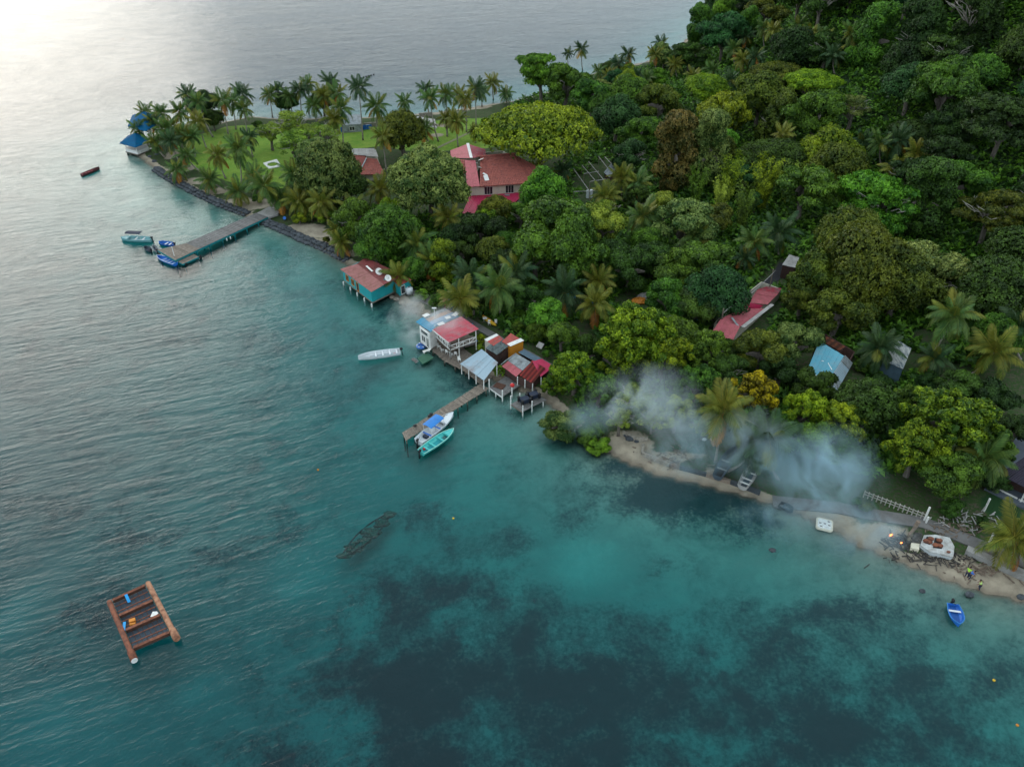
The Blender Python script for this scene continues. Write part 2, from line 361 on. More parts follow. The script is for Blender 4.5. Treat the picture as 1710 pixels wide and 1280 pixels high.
bp = N('ShaderNodeBump'); bp.inputs['Strength'].default_value = 1; L(math_('MULTIPLY_ADD', ramp(w0, .3, .7), .09, .14), bp.inputs['Distance']); L(h, bp.inputs['Height'])
fr = N('ShaderNodeFresnel'); fr.inputs[0].default_value = 1.33; L(bp.outputs[0], fr.inputs['Normal'])
gl = N('ShaderNodeBsdfGlossy'); gl.inputs['Roughness'].default_value = .17; L(bp.outputs[0], gl.inputs['Normal'])
tr = N('ShaderNodeBsdfTransparent')
ms = N('ShaderNodeMixShader'); L(fr.outputs[0], ms.inputs[0]); L(tr.outputs[0], ms.inputs[1]); L(gl.outputs[0], ms.inputs[2]); L(ms.outputs[0], o.inputs[0])
va = N('ShaderNodeVolumeAbsorption'); va.inputs[0].default_value = (0.0, .852, .885, 1); va.inputs[1].default_value = .42
L(va.outputs[0], o.inputs['Volume'])
water = mb.build('sea', m); tag(water, kind='structure')

# ------------------------------------------------------------------ foliage generators
def leaves(rs, C, Nn, per, Ll, wd, tintc, spread=.35):
    k = len(C); C = np.repeat(C, per, 0); Nn = np.repeat(Nn, per, 0); t = np.repeat(tintc, per)
    Nn = Nn + rs.normal(0, .42, Nn.shape); Nn /= np.linalg.norm(Nn, axis=1)[:, None] + 1e-9
    a = rs.normal(0, 1, Nn.shape); T = np.cross(Nn, a); T /= np.linalg.norm(T, axis=1)[:, None] + 1e-9
    D = T + Nn * rs.uniform(-.1, spread * 2, (len(C), 1)); D /= np.linalg.norm(D, axis=1)[:, None]
    S_ = np.cross(D, Nn); S_ /= np.linalg.norm(S_, axis=1)[:, None] + 1e-9
    l = Ll * rs.uniform(.65, 1.3, (len(C), 1)); w_ = wd * l
    b0 = C; mid = C + D * l * .5; tip = C + D * l - Nn * l * .25
    V = np.stack([b0, mid + S_ * w_, tip, mid - S_ * w_], 1).reshape(-1, 3)
    F = np.arange(len(V)).reshape(-1, 4)
    tt = np.repeat(np.clip(t + rs.normal(0, .12, len(t)), 0, 1), 4)
    return V, F, tt
def crown(seed, lobes, ncl, Ll, per=5, wd=.28, inner=.14, low=-.45, uptint=.35):
    rs = np.random.RandomState(seed)
    c = np.array([l[0] for l in lobes], float); r = np.array([l[1] for l in lobes], float)
    pr = (r[:, 0] * r[:, 2]) ** .9; pr /= pr.sum()
    ncl = int(ncl * 1.5); Ll = Ll * .86; n = int(ncl * 2.2); i = rs.choice(len(lobes), n, p=pr)
    d = rs.normal(0, 1, (n, 3)); d[:, 2] += .35; d /= np.linalg.norm(d, axis=1)[:, None]
    rad = 1.05 - np.abs(rs.normal(0, .17, (n, 1))); rad += .12 * (np.sin(d[:, :1] * 9 + i[:, None]) * np.sin(d[:, 1:2] * 8 + i[:, None] * 3))
    p = c[i] + d * r[i] * rad
    keep = d[:, 2] > low
    for j in range(len(lobes)):
        q = (p - c[j]) / r[j]; keep &= ~((np.sum(q * q, 1) < .72) & (i != j))
    p, d, i = p[keep][:ncl], d[keep][:ncl], i[keep][:ncl]
    zt = (p[:, 2] - p[:, 2].min()) / (np.ptp(p[:, 2]) + 1e-6)
    lt = rs.uniform(0, .35, len(lobes))[i]
    V, F, t = leaves(rs, p, d, per, Ll, wd, .12 + lt + uptint * np.clip(d[:, 2], 0, 1) * rs.rand(len(p)))  # clusters facing up tinted lighter: fresh growth and painted sunlight together
    ni = int(ncl * inner); i = rs.choice(len(lobes), ni, p=pr); dd = rs.normal(0, 1, (ni, 3)); dd /= np.linalg.norm(dd, axis=1)[:, None]
    q = c[i] + dd * r[i] * rs.uniform(.3, .82, (ni, 1))
    V2, F2, t2 = leaves(rs, q, dd, 4, Ll * 2.3, .45, np.full(ni, .1))  # inner leaves kept at the dark tint, shade painted inside the crown
    return npmesh('crown', np.vstack([V, V2]), np.vstack([F, F2 + len(V)]), np.concatenate([t, t2]))
def L_round(rs, R_, hz=.8, n=26, lr=.34):
    out = [((0,0,0), (R_ * .78, R_ * .78, R_ * hz * .78))]
    for k in range(n):
        z = 1 - (k + .5) / n * 1.35; a = k * 2.399 + rs.uniform(-.4, .4); s = math.sqrt(max(0, 1 - z * z)); f = rs.uniform(.58, .78); l = lr * rs.uniform(.7, 1.2) * R_
        out.append(((math.cos(a) * s * R_ * f, math.sin(a) * s * R_ * f, z * R_ * hz * f), (l, l, l * .85)))
    return out
def L_umb(rs, R_):
    out = [((0,0,-.04 * R_), (R_ * .82, R_ * .82, R_ * .30))]
    for k in range(46):
        f = math.sqrt((k + .5) / 46) * .86; a = k * 2.399; l = rs.uniform(.13, .24) * R_
        out.append(((math.cos(a) * f * R_, math.sin(a) * f * R_, (.34 - .42 * f * f) * R_ + rs.uniform(-.05,.05) * R_), (l * 1.3, l * 1.3, l * .6)))
    return out
def L_clump(rs, R_, n=26, hz=.75, l0=.2, l1=.36, fl=.6):
    out = []
    for k in range(n):
        a = rs.uniform(0, 6.28); z = rs.uniform(-.55, .9); s = math.sqrt(max(.05, 1 - z * z)) * rs.uniform(.25, .85); l = rs.uniform(l0, l1) * R_
        out.append(((math.cos(a) * s * R_, math.sin(a) * s * R_, z * R_ * hz * .8), (l, l, l * fl)))
    return out
def L_tall(rs, R_):
    out = []
    for k in range(30):
        z = rs.uniform(-1.1, 1.1); a = rs.uniform(0, 6.28); s = math.sqrt(max(.05, 1 - (z / 1.3) ** 2)) * rs.uniform(.2, .75); l = rs.uniform(.2, .38) * R_
        out.append(((math.cos(a) * s * R_, math.sin(a) * s * R_, z * R_ * .95), (l, l, l * 1.0)))
    return out
rs0 = np.random.RandomState(5)
CR = {}
CR['round'] = [crown(11 + k, L_round(rs0, 5), 2600, .34) for k in range(3)]
CR['mango'] = [crown(21 + k, L_round(rs0, 5, .85, 60, .2), 3200, .30) for k in range(2)]
CR['umbrella'] = [crown(31, L_umb(rs0, 5), 4200, .19, 6), crown(32, L_umb(rs0, 5), 3600, .22, 5)]
CR['clump'] = [crown(41 + k, L_clump(rs0, 5), 2600, .36, 5, .34) for k in range(4)]
CR['tuft'] = [crown(51 + k, L_clump(rs0, 5, 75, .8, .10, .17, .8), 3000, .26, 5, .34, .25, -.7, .55) for k in range(3)]
CR['airy'] = [crown(61 + k, L_clump(rs0, 5, 34, .55, .12, .24, .4), 1500, .24, 5, .25, .03) for k in range(2)]
CR['tall'] = [crown(71 + k, L_tall(rs0, 5), 3000, .34, 5, .3, .2, -.8) for k in range(3)]
CR['pads'] = [crown(81 + k, L_clump(rs0, 5, 34, .7, .2, .34, .3), 2400, .30, 5, .3, .2) for k in range(2)]
def bamboo(seed):
    rs = np.random.RandomState(seed); C, D, T = [], [], []
    for k in range(26):
        a = rs.uniform(0, 6.28); ln = rs.uniform(.15, .5); hgt = rs.uniform(7, 11)
        for j in range(46):
            t = .15 + .85 * j / 46; out = ln * 5 * t ** 2.2
            C.append((math.cos(a) * (out + .5) + rs.normal(0,.22), math.sin(a) * (out + .5) + rs.normal(0,.22), hgt * t - 6 - out * .35)); D.append((math.cos(a) * .6, math.sin(a) * .6, .6)); T.append(rs.uniform(.1,.9))
    V, F, t = leaves(rs, np.array(C), np.array(D), 6, .42, .12, np.array(T)); return npmesh('crown', V, F, t)
CR['bamboo'] = [bamboo(91), bamboo(92)]
def trunk_mesh(seed):
    r = random.Random(seed); mb = MB(); a, b_ = r.uniform(-.5,.5), r.uniform(-.5,.5)
    pts = [Vector((0,0,-.1)), Vector((a*.4,b_*.4,.3)), Vector((a,b_,.65)), Vector((a*1.2,b_*1.2,.95))]
    mb.tube(pts, [.5,.36,.30,.22], 8)
    for k in range(6):
        an = k * 1.05 + r.uniform(-.3,.3); s = r.uniform(1.8, 3.2); q = lerp(pts[1], pts[3], r.uniform(.3,1))
        mb.tube([q, q + Vector((math.cos(an)*s*.5, math.sin(an)*s*.5, .16)), q + Vector((math.cos(an)*s, math.sin(an)*s, r.uniform(.18,.32)))], [.17,.12,.04], 5)
    me = bpy.data.meshes.new('trunk'); me.from_pydata(mb.v, [], mb.f); me.update(); return me
TR = [trunk_mesh(k) for k in range(5)]
def branch_mesh(seed):
    r = random.Random(seed); mb = MB()
    for k in range(12):
        an = k * .55 + r.uniform(-.2,.2); s = r.uniform(2.6, 4.6); z = r.uniform(.2, 1.9)
        p = [Vector((0,0,-2.4)), Vector((math.cos(an)*s*.35, math.sin(an)*s*.35, -.8 + r.uniform(-.3,.3))), Vector((math.cos(an+.2)*s*.7, math.sin(an+.2)*s*.7, z*.6)), Vector((math.cos(an)*s, math.sin(an)*s, z))]
        mb.tube(p, [.13,.09,.06,.025], 5)
        for j in range(3):
            q = lerp(p[1], p[3], r.uniform(.2,.9)); a2 = an + r.uniform(-1,1); mb.tube([q, q + Vector((math.cos(a2)*.9, math.sin(a2)*.9, .5))], [.04,.015], 4)
    me = bpy.data.meshes.new('branch'); me.from_pydata(mb.v, [], mb.f); me.update(); return me
BR = [branch_mesh(k) for k in range(2)]
TWIG = mat('pale_branch', (.34,.32,.28), .9, c2=(.2,.18,.15))
NT = 0
TREES = []
def tree(p, Rc, hc, style, col, label, group='forest trees', name='broadleaf_tree', sq=1.0, rz=None):
    """p on the ground, crown radius Rc, crown centre height hc"""
    global NT; NT += 1; r = random.Random(NT * 13)
    name = {'bamboo': 'bamboo_clump'}.get(style, name)
    t = empty(name, p, label, 'bamboo' if style == 'bamboo' else ('shrub' if name == 'shrub' else 'tree'), group)
    s = Rc / 5; me = r.choice(CR[style]); rz = r.uniform(0, 6.28) if rz is None else rz
    if style != 'bamboo': link('trunk', r.choice(TR), BARK, t, (0,0,0), (0,0,rz), (min(s, 1.3), min(s, 1.3), hc))
    else:
        hc = 6 * s
    link('crown', me, LF[col], t, (0,0,hc), (r.uniform(-.06,.06), r.uniform(-.06,.06), rz), (s * r.uniform(.88, 1.14), s * r.uniform(.88, 1.14), s * sq * r.uniform(.92, 1.18)))
    if style in ('airy',) or (style in ('clump', 'pads', 'tall') and r.random() < .3): link('branch', BR[NT % 2], TWIG, t, (0,0,hc), (0,0,rz), (s, s, s))
    TREES.append((p[0], p[1], Rc)); return t
def tree_px(px, py, rpx, style, col, phrase, look=None, group=None, hf=None, sq=1.0, name='broadleaf_tree'):
    q = P(px, py, 6); Rc = rpx / ppm(q); hf = hf if hf is not None else {'umbrella': .95, 'bamboo': 1.2, 'tall': 1.25, 'airy': 1.1}.get(style, .95)
    hc = max(Rc * hf * .85, 1.0) + (.8 if Rc > 2.5 else .1)
    q = P(px, py, hc); Rc = rpx / ppm(q)
    p = Vector((q.x, q.y, g(q.x, q.y)))
    return tree(p, Rc, hc, style, col, phrase, group, name, sq)

# ------------------------------------------------------------------ palms
def frond_mesh(seed, droop, n=34):
    rs = np.random.RandomState(seed); V = []; F = []; T = []
    def pt(t): return np.array([t * (1 - .22 * droop * t), 0, .28 * droop * t - .62 * droop * t ** 2.2])
    prev = None
    for k in range(9):
        t = k / 8; p = pt(t); w_ = .018 * (1 - t * .8); i = len(V)
        V += [p + (0, w_, 0), p - (0, w_, 0), p + (0, 0, -w_ * 1.2)]; T += [1.0] * 3
        if prev is not None:
            for a in range(3): F.append((prev + a, prev + (a + 1) % 3, i + (a + 1) % 3, i + a))
        prev = i
    for k in range(n):
        t = .14 + .86 * k / (n - 1); p = pt(t); q = pt(min(t + .02, 1.02)) - pt(t); q = q / np.linalg.norm(q)
        ln = .30 * (math.sin(math.pi * (t * .80 + .16)) ** .6) * rs.uniform(.85, 1.1)
        for s in (-1, 1):
            dirv = q * .55 + np.array([0, s * .72, -.38 * rs.uniform(.6, 1.5)]); dirv /= np.linalg.norm(dirv)
            wv = q * .0175; mid = p + dirv * ln * .5; tip = p + dirv * ln + np.array([0, 0, -ln * .22]); i = len(V)
            V += [p, mid + wv, tip, mid - wv]; F.append((i, i + 1, i + 2, i + 3)); T += [rs.uniform(.25, .75)] * 4
    return npmesh('frond', V, F, T)
FR = {k: [frond_mesh(s + 10 * i, d) for i in range(2)] for k, s, d in (('up', 1, .35), ('mid', 2, .9), ('low', 3, 1.25), ('hang', 4, .6))}
NUT = MB(); 
for a in range(6): NUT.ball((math.cos(a) * .3, math.sin(a) * .3, -.3 - .1 * (a % 2)), .16, 6, 4)
nutme = bpy.data.meshes.new('coconuts'); nutme.from_pydata(NUT.v, [], NUT.f); nutme.update()
NUTM = mat('coconut_husk', (.25,.15,.03), .7, c2=(.12,.14,.03))
NP_ = 0
def palm(base, top, Lf, col, label, group, nf=20, gold=0.0):
    global NP_; NP_ += 1; r = random.Random(NP_ * 7 + 1)
    t = empty('coconut_palm', base, label, 'palm tree', group)
    rel = Vector(top) - Vector(base); mb = MB(); pts = []
    b1 = Vector((rel.x * .75, rel.y * .75, rel.z * .35))
    for k in range(8):
        u = k / 7; pts.append(b1 * 2 * u * (1 - u) + rel * u * u)
    mb.tube(pts, [.30,.22,.19,.17,.16,.15,.14,.13], 7); mb.build('trunk', PBARK, t, True, local=True)
    link('coconuts', nutme, NUTM, t, rel)
    ya = r.uniform(0, 6.28)
    for k in range(nf):
        u = (k + .5) / nf; yaw = ya + k * 2.399 + r.uniform(-.2,.2)
        if u < .3: kind, pit = 'up', R(76 - 100 * u + r.uniform(-9,9))
        elif u < .62: kind, pit = 'mid', R(40 - 95 * (u - .3) + r.uniform(-12,12))
        elif u < .86: kind, pit = 'low', R(4 - 120 * (u - .62) + r.uniform(-12,12))
        else: kind, pit = 'hang', R(-42 + r.uniform(-12,10))
        c = PF[col] if r.random() > gold else PF['gold']
        if kind == 'hang' and r.random() < .55: c = PF['dead'] if r.random() < .5 else PF['gold']
        s = Lf * 1.12 * r.uniform(.82, 1.1) * (.85 if u < .12 else 1)
        link('frond', r.choice(FR[kind]), c, t, rel + Vector((0,0,.05)), (r.uniform(-.25,.25), -pit, yaw), (s, s, s))
    TREES.append((base[0], base[1], 2.0)); return t
def palm_px(cx, cy_, bx=None, by=None, h=None, Lf=4.0, col='green', phrase='', group='coconut palms', gold=.15, nf=20):
    if bx is not None:
        b_ = P(bx, by, 0); d = ray(cx, cy_); t = b_.y / d[1]; top = Vector(d * t) + Vector((0, 0, CAM_H))
        hh = top.z - b_.z
        if hh < 3: 
            hh = 3.5; top = P(cx, cy_, hh)
    else:
        hh = h or 9; top = P(cx, cy_, hh); b_ = Vector((top.x + random.uniform(-1,1), top.y + random.uniform(-.8,.8), 0)); b_.z = g(b_.x, b_.y)
    return palm(b_, top, Lf, col, phrase, group, nf + 2, gold)
# ------------------------------------------------------------------ structures
M_ = dict(
 redroof=mat('roof_red_metal', (.34,.095,.085), .6, c2=(.20,.07,.05), scale=1.6, grain=(1,1,1), rnd=.12), redroof2=mat('roof_light_red_metal', (.32,.13,.12), .6, c2=(.22,.09,.07), scale=1.3, rnd=.06),
 darkred=mat('roof_maroon_metal', (.20,.045,.045), .55, c2=(.13,.05,.04), scale=.6, rnd=.1),
 pink=mat('roof_pink_metal', (.46,.065,.09), .6, c2=(.36,.16,.17), scale=.8, rnd=.1), crimson=mat('roof_crimson_metal', (.42,.02,.075), .5, c2=(.34,.02,.06), scale=.6, rnd=.06),
 coral=mat('roof_coral_metal', (.42,.10,.12), .6, c2=(.30,.08,.08), scale=1.2, rnd=.12),
 brick=mat('roof_bright_red_metal', (.42,.075,.065), .6, c2=(.26,.08,.06), scale=1.5, rnd=.1),
 tile=mat('clay_tile', (.38,.11,.085), .8, c2=(.22,.07,.06), scale=1.4, rnd=.25, amt=.52), tile2=mat('clay_tile_dark', (.28,.08,.06), .8, c2=(.20,.07,.06), scale=1.4, rnd=.2),
 zinc=mat('zinc_sheet', (.30,.40,.46), .45, c2=(.26,.20,.18), scale=.45, spec=.5, rnd=.12, amt=.62), greysheet=mat('grey_sheet', (.26,.29,.30), .6, c2=(.12,.13,.13), scale=1.2, rnd=.2),
 fibre=mat('fibre_cement', (.36,.35,.33), .8, c2=(.22,.21,.20), scale=.8, rnd=.1), darksheet=mat('mossy_dark_sheet', (.13,.16,.16), .7, c2=(.05,.065,.065), scale=1.1, grain=(2,1,1), rnd=.2),
 bluesheet=mat('blue_sheet', (.02,.22,.36), .65, c2=(.03,.18,.29), scale=.6, rnd=.1), paleblue=mat('pale_blue_sheet', (.20,.34,.50), .5, c2=(.28,.34,.40), scale=.6, rnd=.15), ochre=mat('ochre_sheet', (.42,.24,.15), .6, c2=(.32,.28,.26), scale=.6),
 fencewood=mat('pale_fence_timber', (.42,.40,.36), .8, c2=(.28,.26,.23), scale=2), wreckwhite=mat('dirty_white_hull', (.50,.52,.51), .6, c2=(.30,.29,.27), scale=1.4, amt=.52),
 gblue=mat('gazebo_blue_roof', (.0,.085,.19), .8, c2=(.005,.06,.14), scale=1, spec=.1),
 white=mat('white_paint', (.72,.72,.69), .6, c2=(.5,.5,.46), scale=1.5, amt=.62), cream=mat('cream_wall', (.58,.54,.44), .8, c2=(.45,.42,.35), scale=.6), teal=mat('teal_wall', (.015,.30,.32), .55, c2=(.02,.24,.27), scale=.7),
 tealtrim=mat('teal_trim', (.01,.18,.20), .5), orange=mat('orange_wall', (.62,.24,.02), .7, c2=(.5,.2,.03), scale=.8), glass=mat('window_glass', (.02,.025,.03), .15, spec=.6),
 deck=mat('deck_plank', (.21,.175,.14), .85, c2=(.12,.10,.085), scale=2.2, rnd=.35), greydeck=mat('grey_deck_plank', (.17,.165,.16), .85, c2=(.11,.105,.10), scale=1.5, rnd=.25),
 darkwood=mat('dark_timber', (.07,.035,.03), .85, c2=(.035,.025,.02), scale=3, rnd=.3), pole=mat('post_timber', (.18,.15,.12), .9), conc=mat('concrete', (.30,.295,.28), .9, c2=(.2,.195,.18), scale=.8), stone=mat('dark_stone', (.07,.08,.09), .85, c2=(.035,.04,.045), scale=2.5, rnd=.4),
 palestone=mat('coral_stone', (.30,.27,.22), .9, c2=(.15,.13,.11), scale=2.5, rnd=.4), road=mat('path_concrete', (.16,.155,.15), .9, c2=(.10,.098,.092), scale=.35), rust=mat('rusted_steel', (.24,.085,.045), .8, c2=(.09,.035,.025), scale=2.2, rnd=.2, amt=.52), rustpink=mat('pale_rust_steel', (.38,.19,.11), .8, c2=(.15,.06,.035), scale=1.6, rnd=.1, amt=.55), rustdark=mat('dark_rust', (.10,.045,.03), .85, c2=(.05,.03,.02), scale=3),
 blue=mat('blue_paint', (.02,.14,.50), .4, c2=(.02,.10,.36), scale=2), cyan=mat('bright_blue_plastic', (.02,.33,.72), .45), canopy=mat('blue_canvas', (.03,.20,.55), .6, c2=(.03,.15,.42), scale=1), boatwhite=mat('boat_gelcoat', (.62,.66,.68), .35, c2=(.48,.53,.55), scale=1.5, amt=.6), aqua=mat('aqua_gelcoat', (.08,.50,.46), .4, c2=(.05,.38,.38), scale=1.5),
 aqdark=mat('aqua_floor', (.03,.33,.36), .6), black=mat('black_rubber', (.018,.018,.02), .6), navy=mat('navy_canvas', (.02,.03,.055), .7), red=mat('red_paint', (.55,.03,.03), .5), pinkp=mat('pink_plastic', (.75,.18,.28), .5), orangep=mat('orange_paint', (.60,.22,.03), .6), yellow=mat('yellow_paint', (.65,.40,.03), .6),
 charred=mat('charred_debris', (.04,.035,.032), .95, c2=(.12,.11,.10), scale=3), drift=mat('driftwood', (.22,.17,.13), .9, c2=(.12,.09,.07), scale=2, rnd=.4), skin=mat('skin', (.20,.10,.06), .6), hi=mat('high_visibility_green', (.35,.70,.05), .7), jeans=mat('dark_trousers', (.03,.04,.07), .8), hair=mat('black_hair', (.015,.012,.01), .7), turf=mat('green_mat', (.05,.14,.09), .9), canvas=mat('beige_plastic', (.68,.62,.48), .6, c2=(.6,.54,.42), scale=2),
 greytarp=mat('slate_blue_tarp', (.07,.12,.16), .6, c2=(.05,.08,.11), scale=1), darkroof=mat('dark_shingle', (.028,.022,.038), .75, c2=(.018,.015,.025), scale=1.2), veranda=mat('slate_floor', (.10,.12,.15), .8), shutter=mat('dark_opening', (.03,.035,.04), .8), hull=mat('weathered_dark_hull', (.05,.07,.09), .7))
q = Z0
def cen(ps): return sum((Vector(p) for p in ps), Vector()) / len(ps)
def corr(mb, A, B, C, D, m=5, h=.05, th=.05):
    A, B, C, D = map(Vector, (A, B, C, D)); nrm = (B - A).cross(D - A).normalized(); 
    if nrm.z < 0: nrm = -nrm
    vs = []; n = 2 * m + 1
    for k in range(n):
        t = k / (n - 1); o_ = nrm * (h if k % 2 else 0); vs += [lerp(A, B, t) + o_, lerp(D, C, t) + o_]
    fs = [(2 * k, 2 * k + 2, 2 * k + 3, 2 * k + 1) for k in range(n - 1)]
    i = len(vs); vs += [A - nrm * th, B - nrm * th, C - nrm * th, D - nrm * th]
    fs += [(i + 3, i + 2, i + 1, i)]; e = 2 * (n - 1)
    fs += [(i, i + 1) + tuple(range(e, -1, -2)), (i + 2, i + 3) + tuple(range(1, e + 2, 2)), (0, 1, i + 3, i), (e + 1, e, i + 1, i + 2)]
    return mb.add(vs, fs)
def roof(t, A, B, C, D, m, n=None, h=.05, rnd=.03, name='roof_panel', mats=None):
    A, B, C, D = map(Vector, (A, B, C, D)); n = n or max(1, round((B - A).length / 1.15)); r = random.Random(int(A.x * 10))
    for k in range(n):
        a, b = k / n + .002, (k + 1) / n - .002; z = Vector((0,0,r.uniform(-rnd, rnd)))
        corr(MB(), lerp(A, B, a) + z, lerp(A, B, b) + z, lerp(D, C, b) + z, lerp(D, C, a) + z, 4, h).build(name, mats[k % len(mats)] if mats else m, t)
def ins(ps, f=.9):
    c = cen(ps); return [lerp(c, p, f) for p in ps]
def walls(t, ps, z0, z1, m, th=.15, name='wall', skip=()):
    """one wall mesh per side, up to the mean roof height"""
    n = len(ps); z1 = z1 if hasattr(z1, '__len__') else [z1] * n
    for i in range(n):
        if i in skip: continue
        a, b = Vector(ps[i]), Vector(ps[(i + 1) % n]); d = (b - a); d.z = 0; d.normalize(); nr = Vector((d.y, -d.x, 0)) * th / 2
        a2, b2 = a + d * .003, b - d * .003; za, zb = z1[i], z1[(i + 1) % n]
        MB().add([(*(a2 - nr).xy, z0), (*(b2 - nr).xy, z0), (*(b2 + nr).xy, z0), (*(a2 + nr).xy, z0), (*(a2 - nr).xy, za), (*(b2 - nr).xy, zb), (*(b2 + nr).xy, zb), (*(a2 + nr).xy, za)],
                 [(3,2,1,0),(4,5,6,7),(0,1,5,4),(1,2,6,5),(2,3,7,6),(3,0,4,7)]).build(name, m, t)
def window(t, a, b, z0, z1, frame, off=.12, mull=2, door=False):
    """framed window on the wall line a-b (world points), proud of the wall on the camera's side"""
    a, b = Vector(a), Vector(b); a.z = b.z = 0; d = (b - a).normalized(); nr = Vector((d.y, -d.x, 0)); 
    if nr.y > 0: nr = -nr
    a += nr * off; b += nr * off
    u = Vector((0,0,1)); mb = MB()
    for z in (z0, z1): mb.beam(a + u * z, b + u * z, .08, .09)
    for k in range(mull + 1): p = lerp(a, b, k / mull); mb.beam(p + u * (z0 + .045), p + u * (z1 - .045), .07, .07)
    f = mb.build('door_frame' if door else 'window', frame, t)
    mg = MB(); mg.beam(lerp(a, b, .5) + u * (z0 + .05) - nr * .06, lerp(a, b, .5) + u * (z1 - .05) - nr * .06, (b - a).length - .08, .03)
    A_, B_ = a - nr * .055, b - nr * .055
    mg = MB().add([(*A_.xy, z0 + .05), (*B_.xy, z0 + .05), (*B_.xy, z1 - .05), (*A_.xy, z1 - .05), (*(A_ + nr * .02).xy, z0 + .05), (*(B_ + nr * .02).xy, z0 + .05), (*(B_ + nr * .02).xy, z1 - .05), (*(A_ + nr * .02).xy, z1 - .05)], [(0,1,2,3),(7,6,5,4),(0,4,5,1),(2,6,7,3),(1,5,6,2),(3,7,4,0)])
    o_ = mg.build('pane', M_['glass'], f); 
    return f
def post(t, p, z0, z1, r=.09, m=None, name='post', n=6):
    return MB().tube([(p[0], p[1], z0), (p[0], p[1], z1)], r, n).build(name, m or M_['pole'], t)
def planks(t, A, B, C, D, n, m, th=.07, rnd=.02, name='plank', gap=.12, ends=0):
    """deck boards laid across from the line A-D to the line B-C"""
    A, B, C, D = map(Vector, (A, B, C, D)); r = random.Random(n)
    for k in range(n):
        a, b = (k + gap / 2) / n, (k + 1 - gap / 2) / n; z = Vector((0,0,r.uniform(-rnd, rnd))); e = r.uniform(-ends, ends); f = 1 + r.uniform(-ends, ends)
        pa, pb, pc, pd = lerp(A, D, a), lerp(B, C, a), lerp(B, C, b), lerp(A, D, b)
        MB().slab([lerp(pa, pb, e) + z, lerp(pa, pb, f) + z, lerp(pd, pc, f) + z, lerp(pd, pc, e) + z], th).build(name, m, t)
def beams(t, pts, z, w_, h, m, name='beam'):
    for a, b in zip(pts[:-1], pts[1:]): MB().beam((a[0], a[1], z), (b[0], b[1], z), w_, h).build(name, m, t)

# --- main house with the clay tile roof
ZE, ZR = 6.6, 8.9
A, B, E2 = q(780,313,ZE), q(886,306,ZE), q(917,289,ZE)
D, C = q(797,262,ZR), q(857,257,ZR)
t = empty('house', (cen([A,B,C,D]).x, cen([A,B,C,D]).y, 1), 'large two storey cream house with broken red clay tile roof in the palm grove', 'house')
back1, back2 = D + (D - A) * .75, C + (C - B) * .7; back1.z = back2.z = ZE
foot = ins([A, B, E2, back2, back1], .93)
walls(t, foot, .8, ZE - .02, M_['cream'])
def tiles(t, A, B, C, D, m, width=.42, courses=None):
    mb = MB(); A, B, C, D = map(Vector, (A, B, C, D)); n = max(3, int((B - A).length / width)); nc = courses or max(3, int((D - A).length / .75)); r = random.Random(5)
    nrm = (B - A).cross(D - A).normalized(); nrm = nrm if nrm.z > 0 else -nrm
    for i in range(n):
        for j in range(nc):
            if r.random() < .012: continue
            u0, u1 = i / n, (i + .94) / n; v0, v1 = j / nc - .02 / nc, (j + 1.08) / nc; o_ = nrm * r.uniform(0, .05)
            f = lambda u, v: lerp(lerp(A, B, u), lerp(D, C, u), v)
            p = [f(u0, v0) + nrm * .04 + o_, f((u0 + u1) / 2, v0) + nrm * .17 + o_, f(u1, v0) + nrm * .04 + o_, f(u0, v1) + o_, f((u0 + u1) / 2, v1) + nrm * .12 + o_, f(u1, v1) + o_]
            mb.add(p, [(0,1,4,3),(1,2,5,4),(0,2,1)])
    o_ = mb.build('clay_tiles', m, t); o_['kind'] = 'stuff'
    MB().slab([A, B, C, D], .12).build('roof_deck', M_['tile2'], t)
tiles(t, lerp(A, B, .2), B, C, lerp(D, C, .08), M_['tile'])
tiles(t, B, E2, lerp(C, back2, .25) , C, M_['tile'])
roof(t, A + Vector((0,0,.1)), lerp(A, B, .2) + Vector((0,0,.1)), q(794,268,ZR+.05), q(776,267,ZR+.05), M_['coral'], 2)
tiles(t, q(764,290,ZE+.5), q(779,289,ZE+.5), q(776,267,ZR-.1), q(760,267,ZR-.1), M_['tile'])
rg = q(781,240,9.6), q(787,264,9.6)
roof(t, q(753,264,7.9), q(752,251,7.9), rg[0], rg[1], M_['coral'], 3)
roof(t, q(812,260,7.9), q(810,249,7.9), rg[0] + Vector((.02,0,0)), rg[1] + Vector((.02,0,0)), M_['pink'], 3)
MB().beam(rg[0] + Vector((0,0,.1)), rg[1] + Vector((0,0,.1)), .7, .12).build('ridge_cap', M_['white'], t)
walls(t, ins([q(753,266,7.9), q(811,263,7.9), q(809,251,7.9), q(753,252,7.9)], .95), .8, 7.9, M_['cream'])
mb = MB(); 
for k in range(14): mb.ball(lerp(D, C, k / 13) + Vector((0,0,.12)), (.9,.32,.2), 6, 4)
mb.build('ridge_tiles', M_['tile'], t)
for k, (x, y, s) in enumerate([(812,297,1.0),(810,291,.7),(801,279,.6),(796,272,.5),(803,266,.8)]):
    f = (y - 310) / (262 - 310); p = q(x, y, ZE + (ZR - ZE) * f + .28); MB().box(p, (s * 1.1, s * 1.7, .06), rz=.3 + k, rx=.45).build('patch', M_['white'], t)
fa, fb = foot[0], foot[1]
for u0, u1 in ((.24,.38),(.60,.74)): window(t, lerp(fa, fb, u0), lerp(fa, fb, u1), 4.2, 6.2, M_['white'], mull=3)
p = lerp(fa, fb, .63); MB().box((p.x, p.y - 1.0, 3.7), (1.2,.6,.9)).build('air_conditioner', M_['greysheet'], t)
cA, cB = q(772,356,3.0), q(835,361,3.0)
roof(t, cA, cB, (fb.x - .5, fb.y - .15, 4.15), (fa.x - .2, fa.y - .15, 4.15), M_['crimson'])
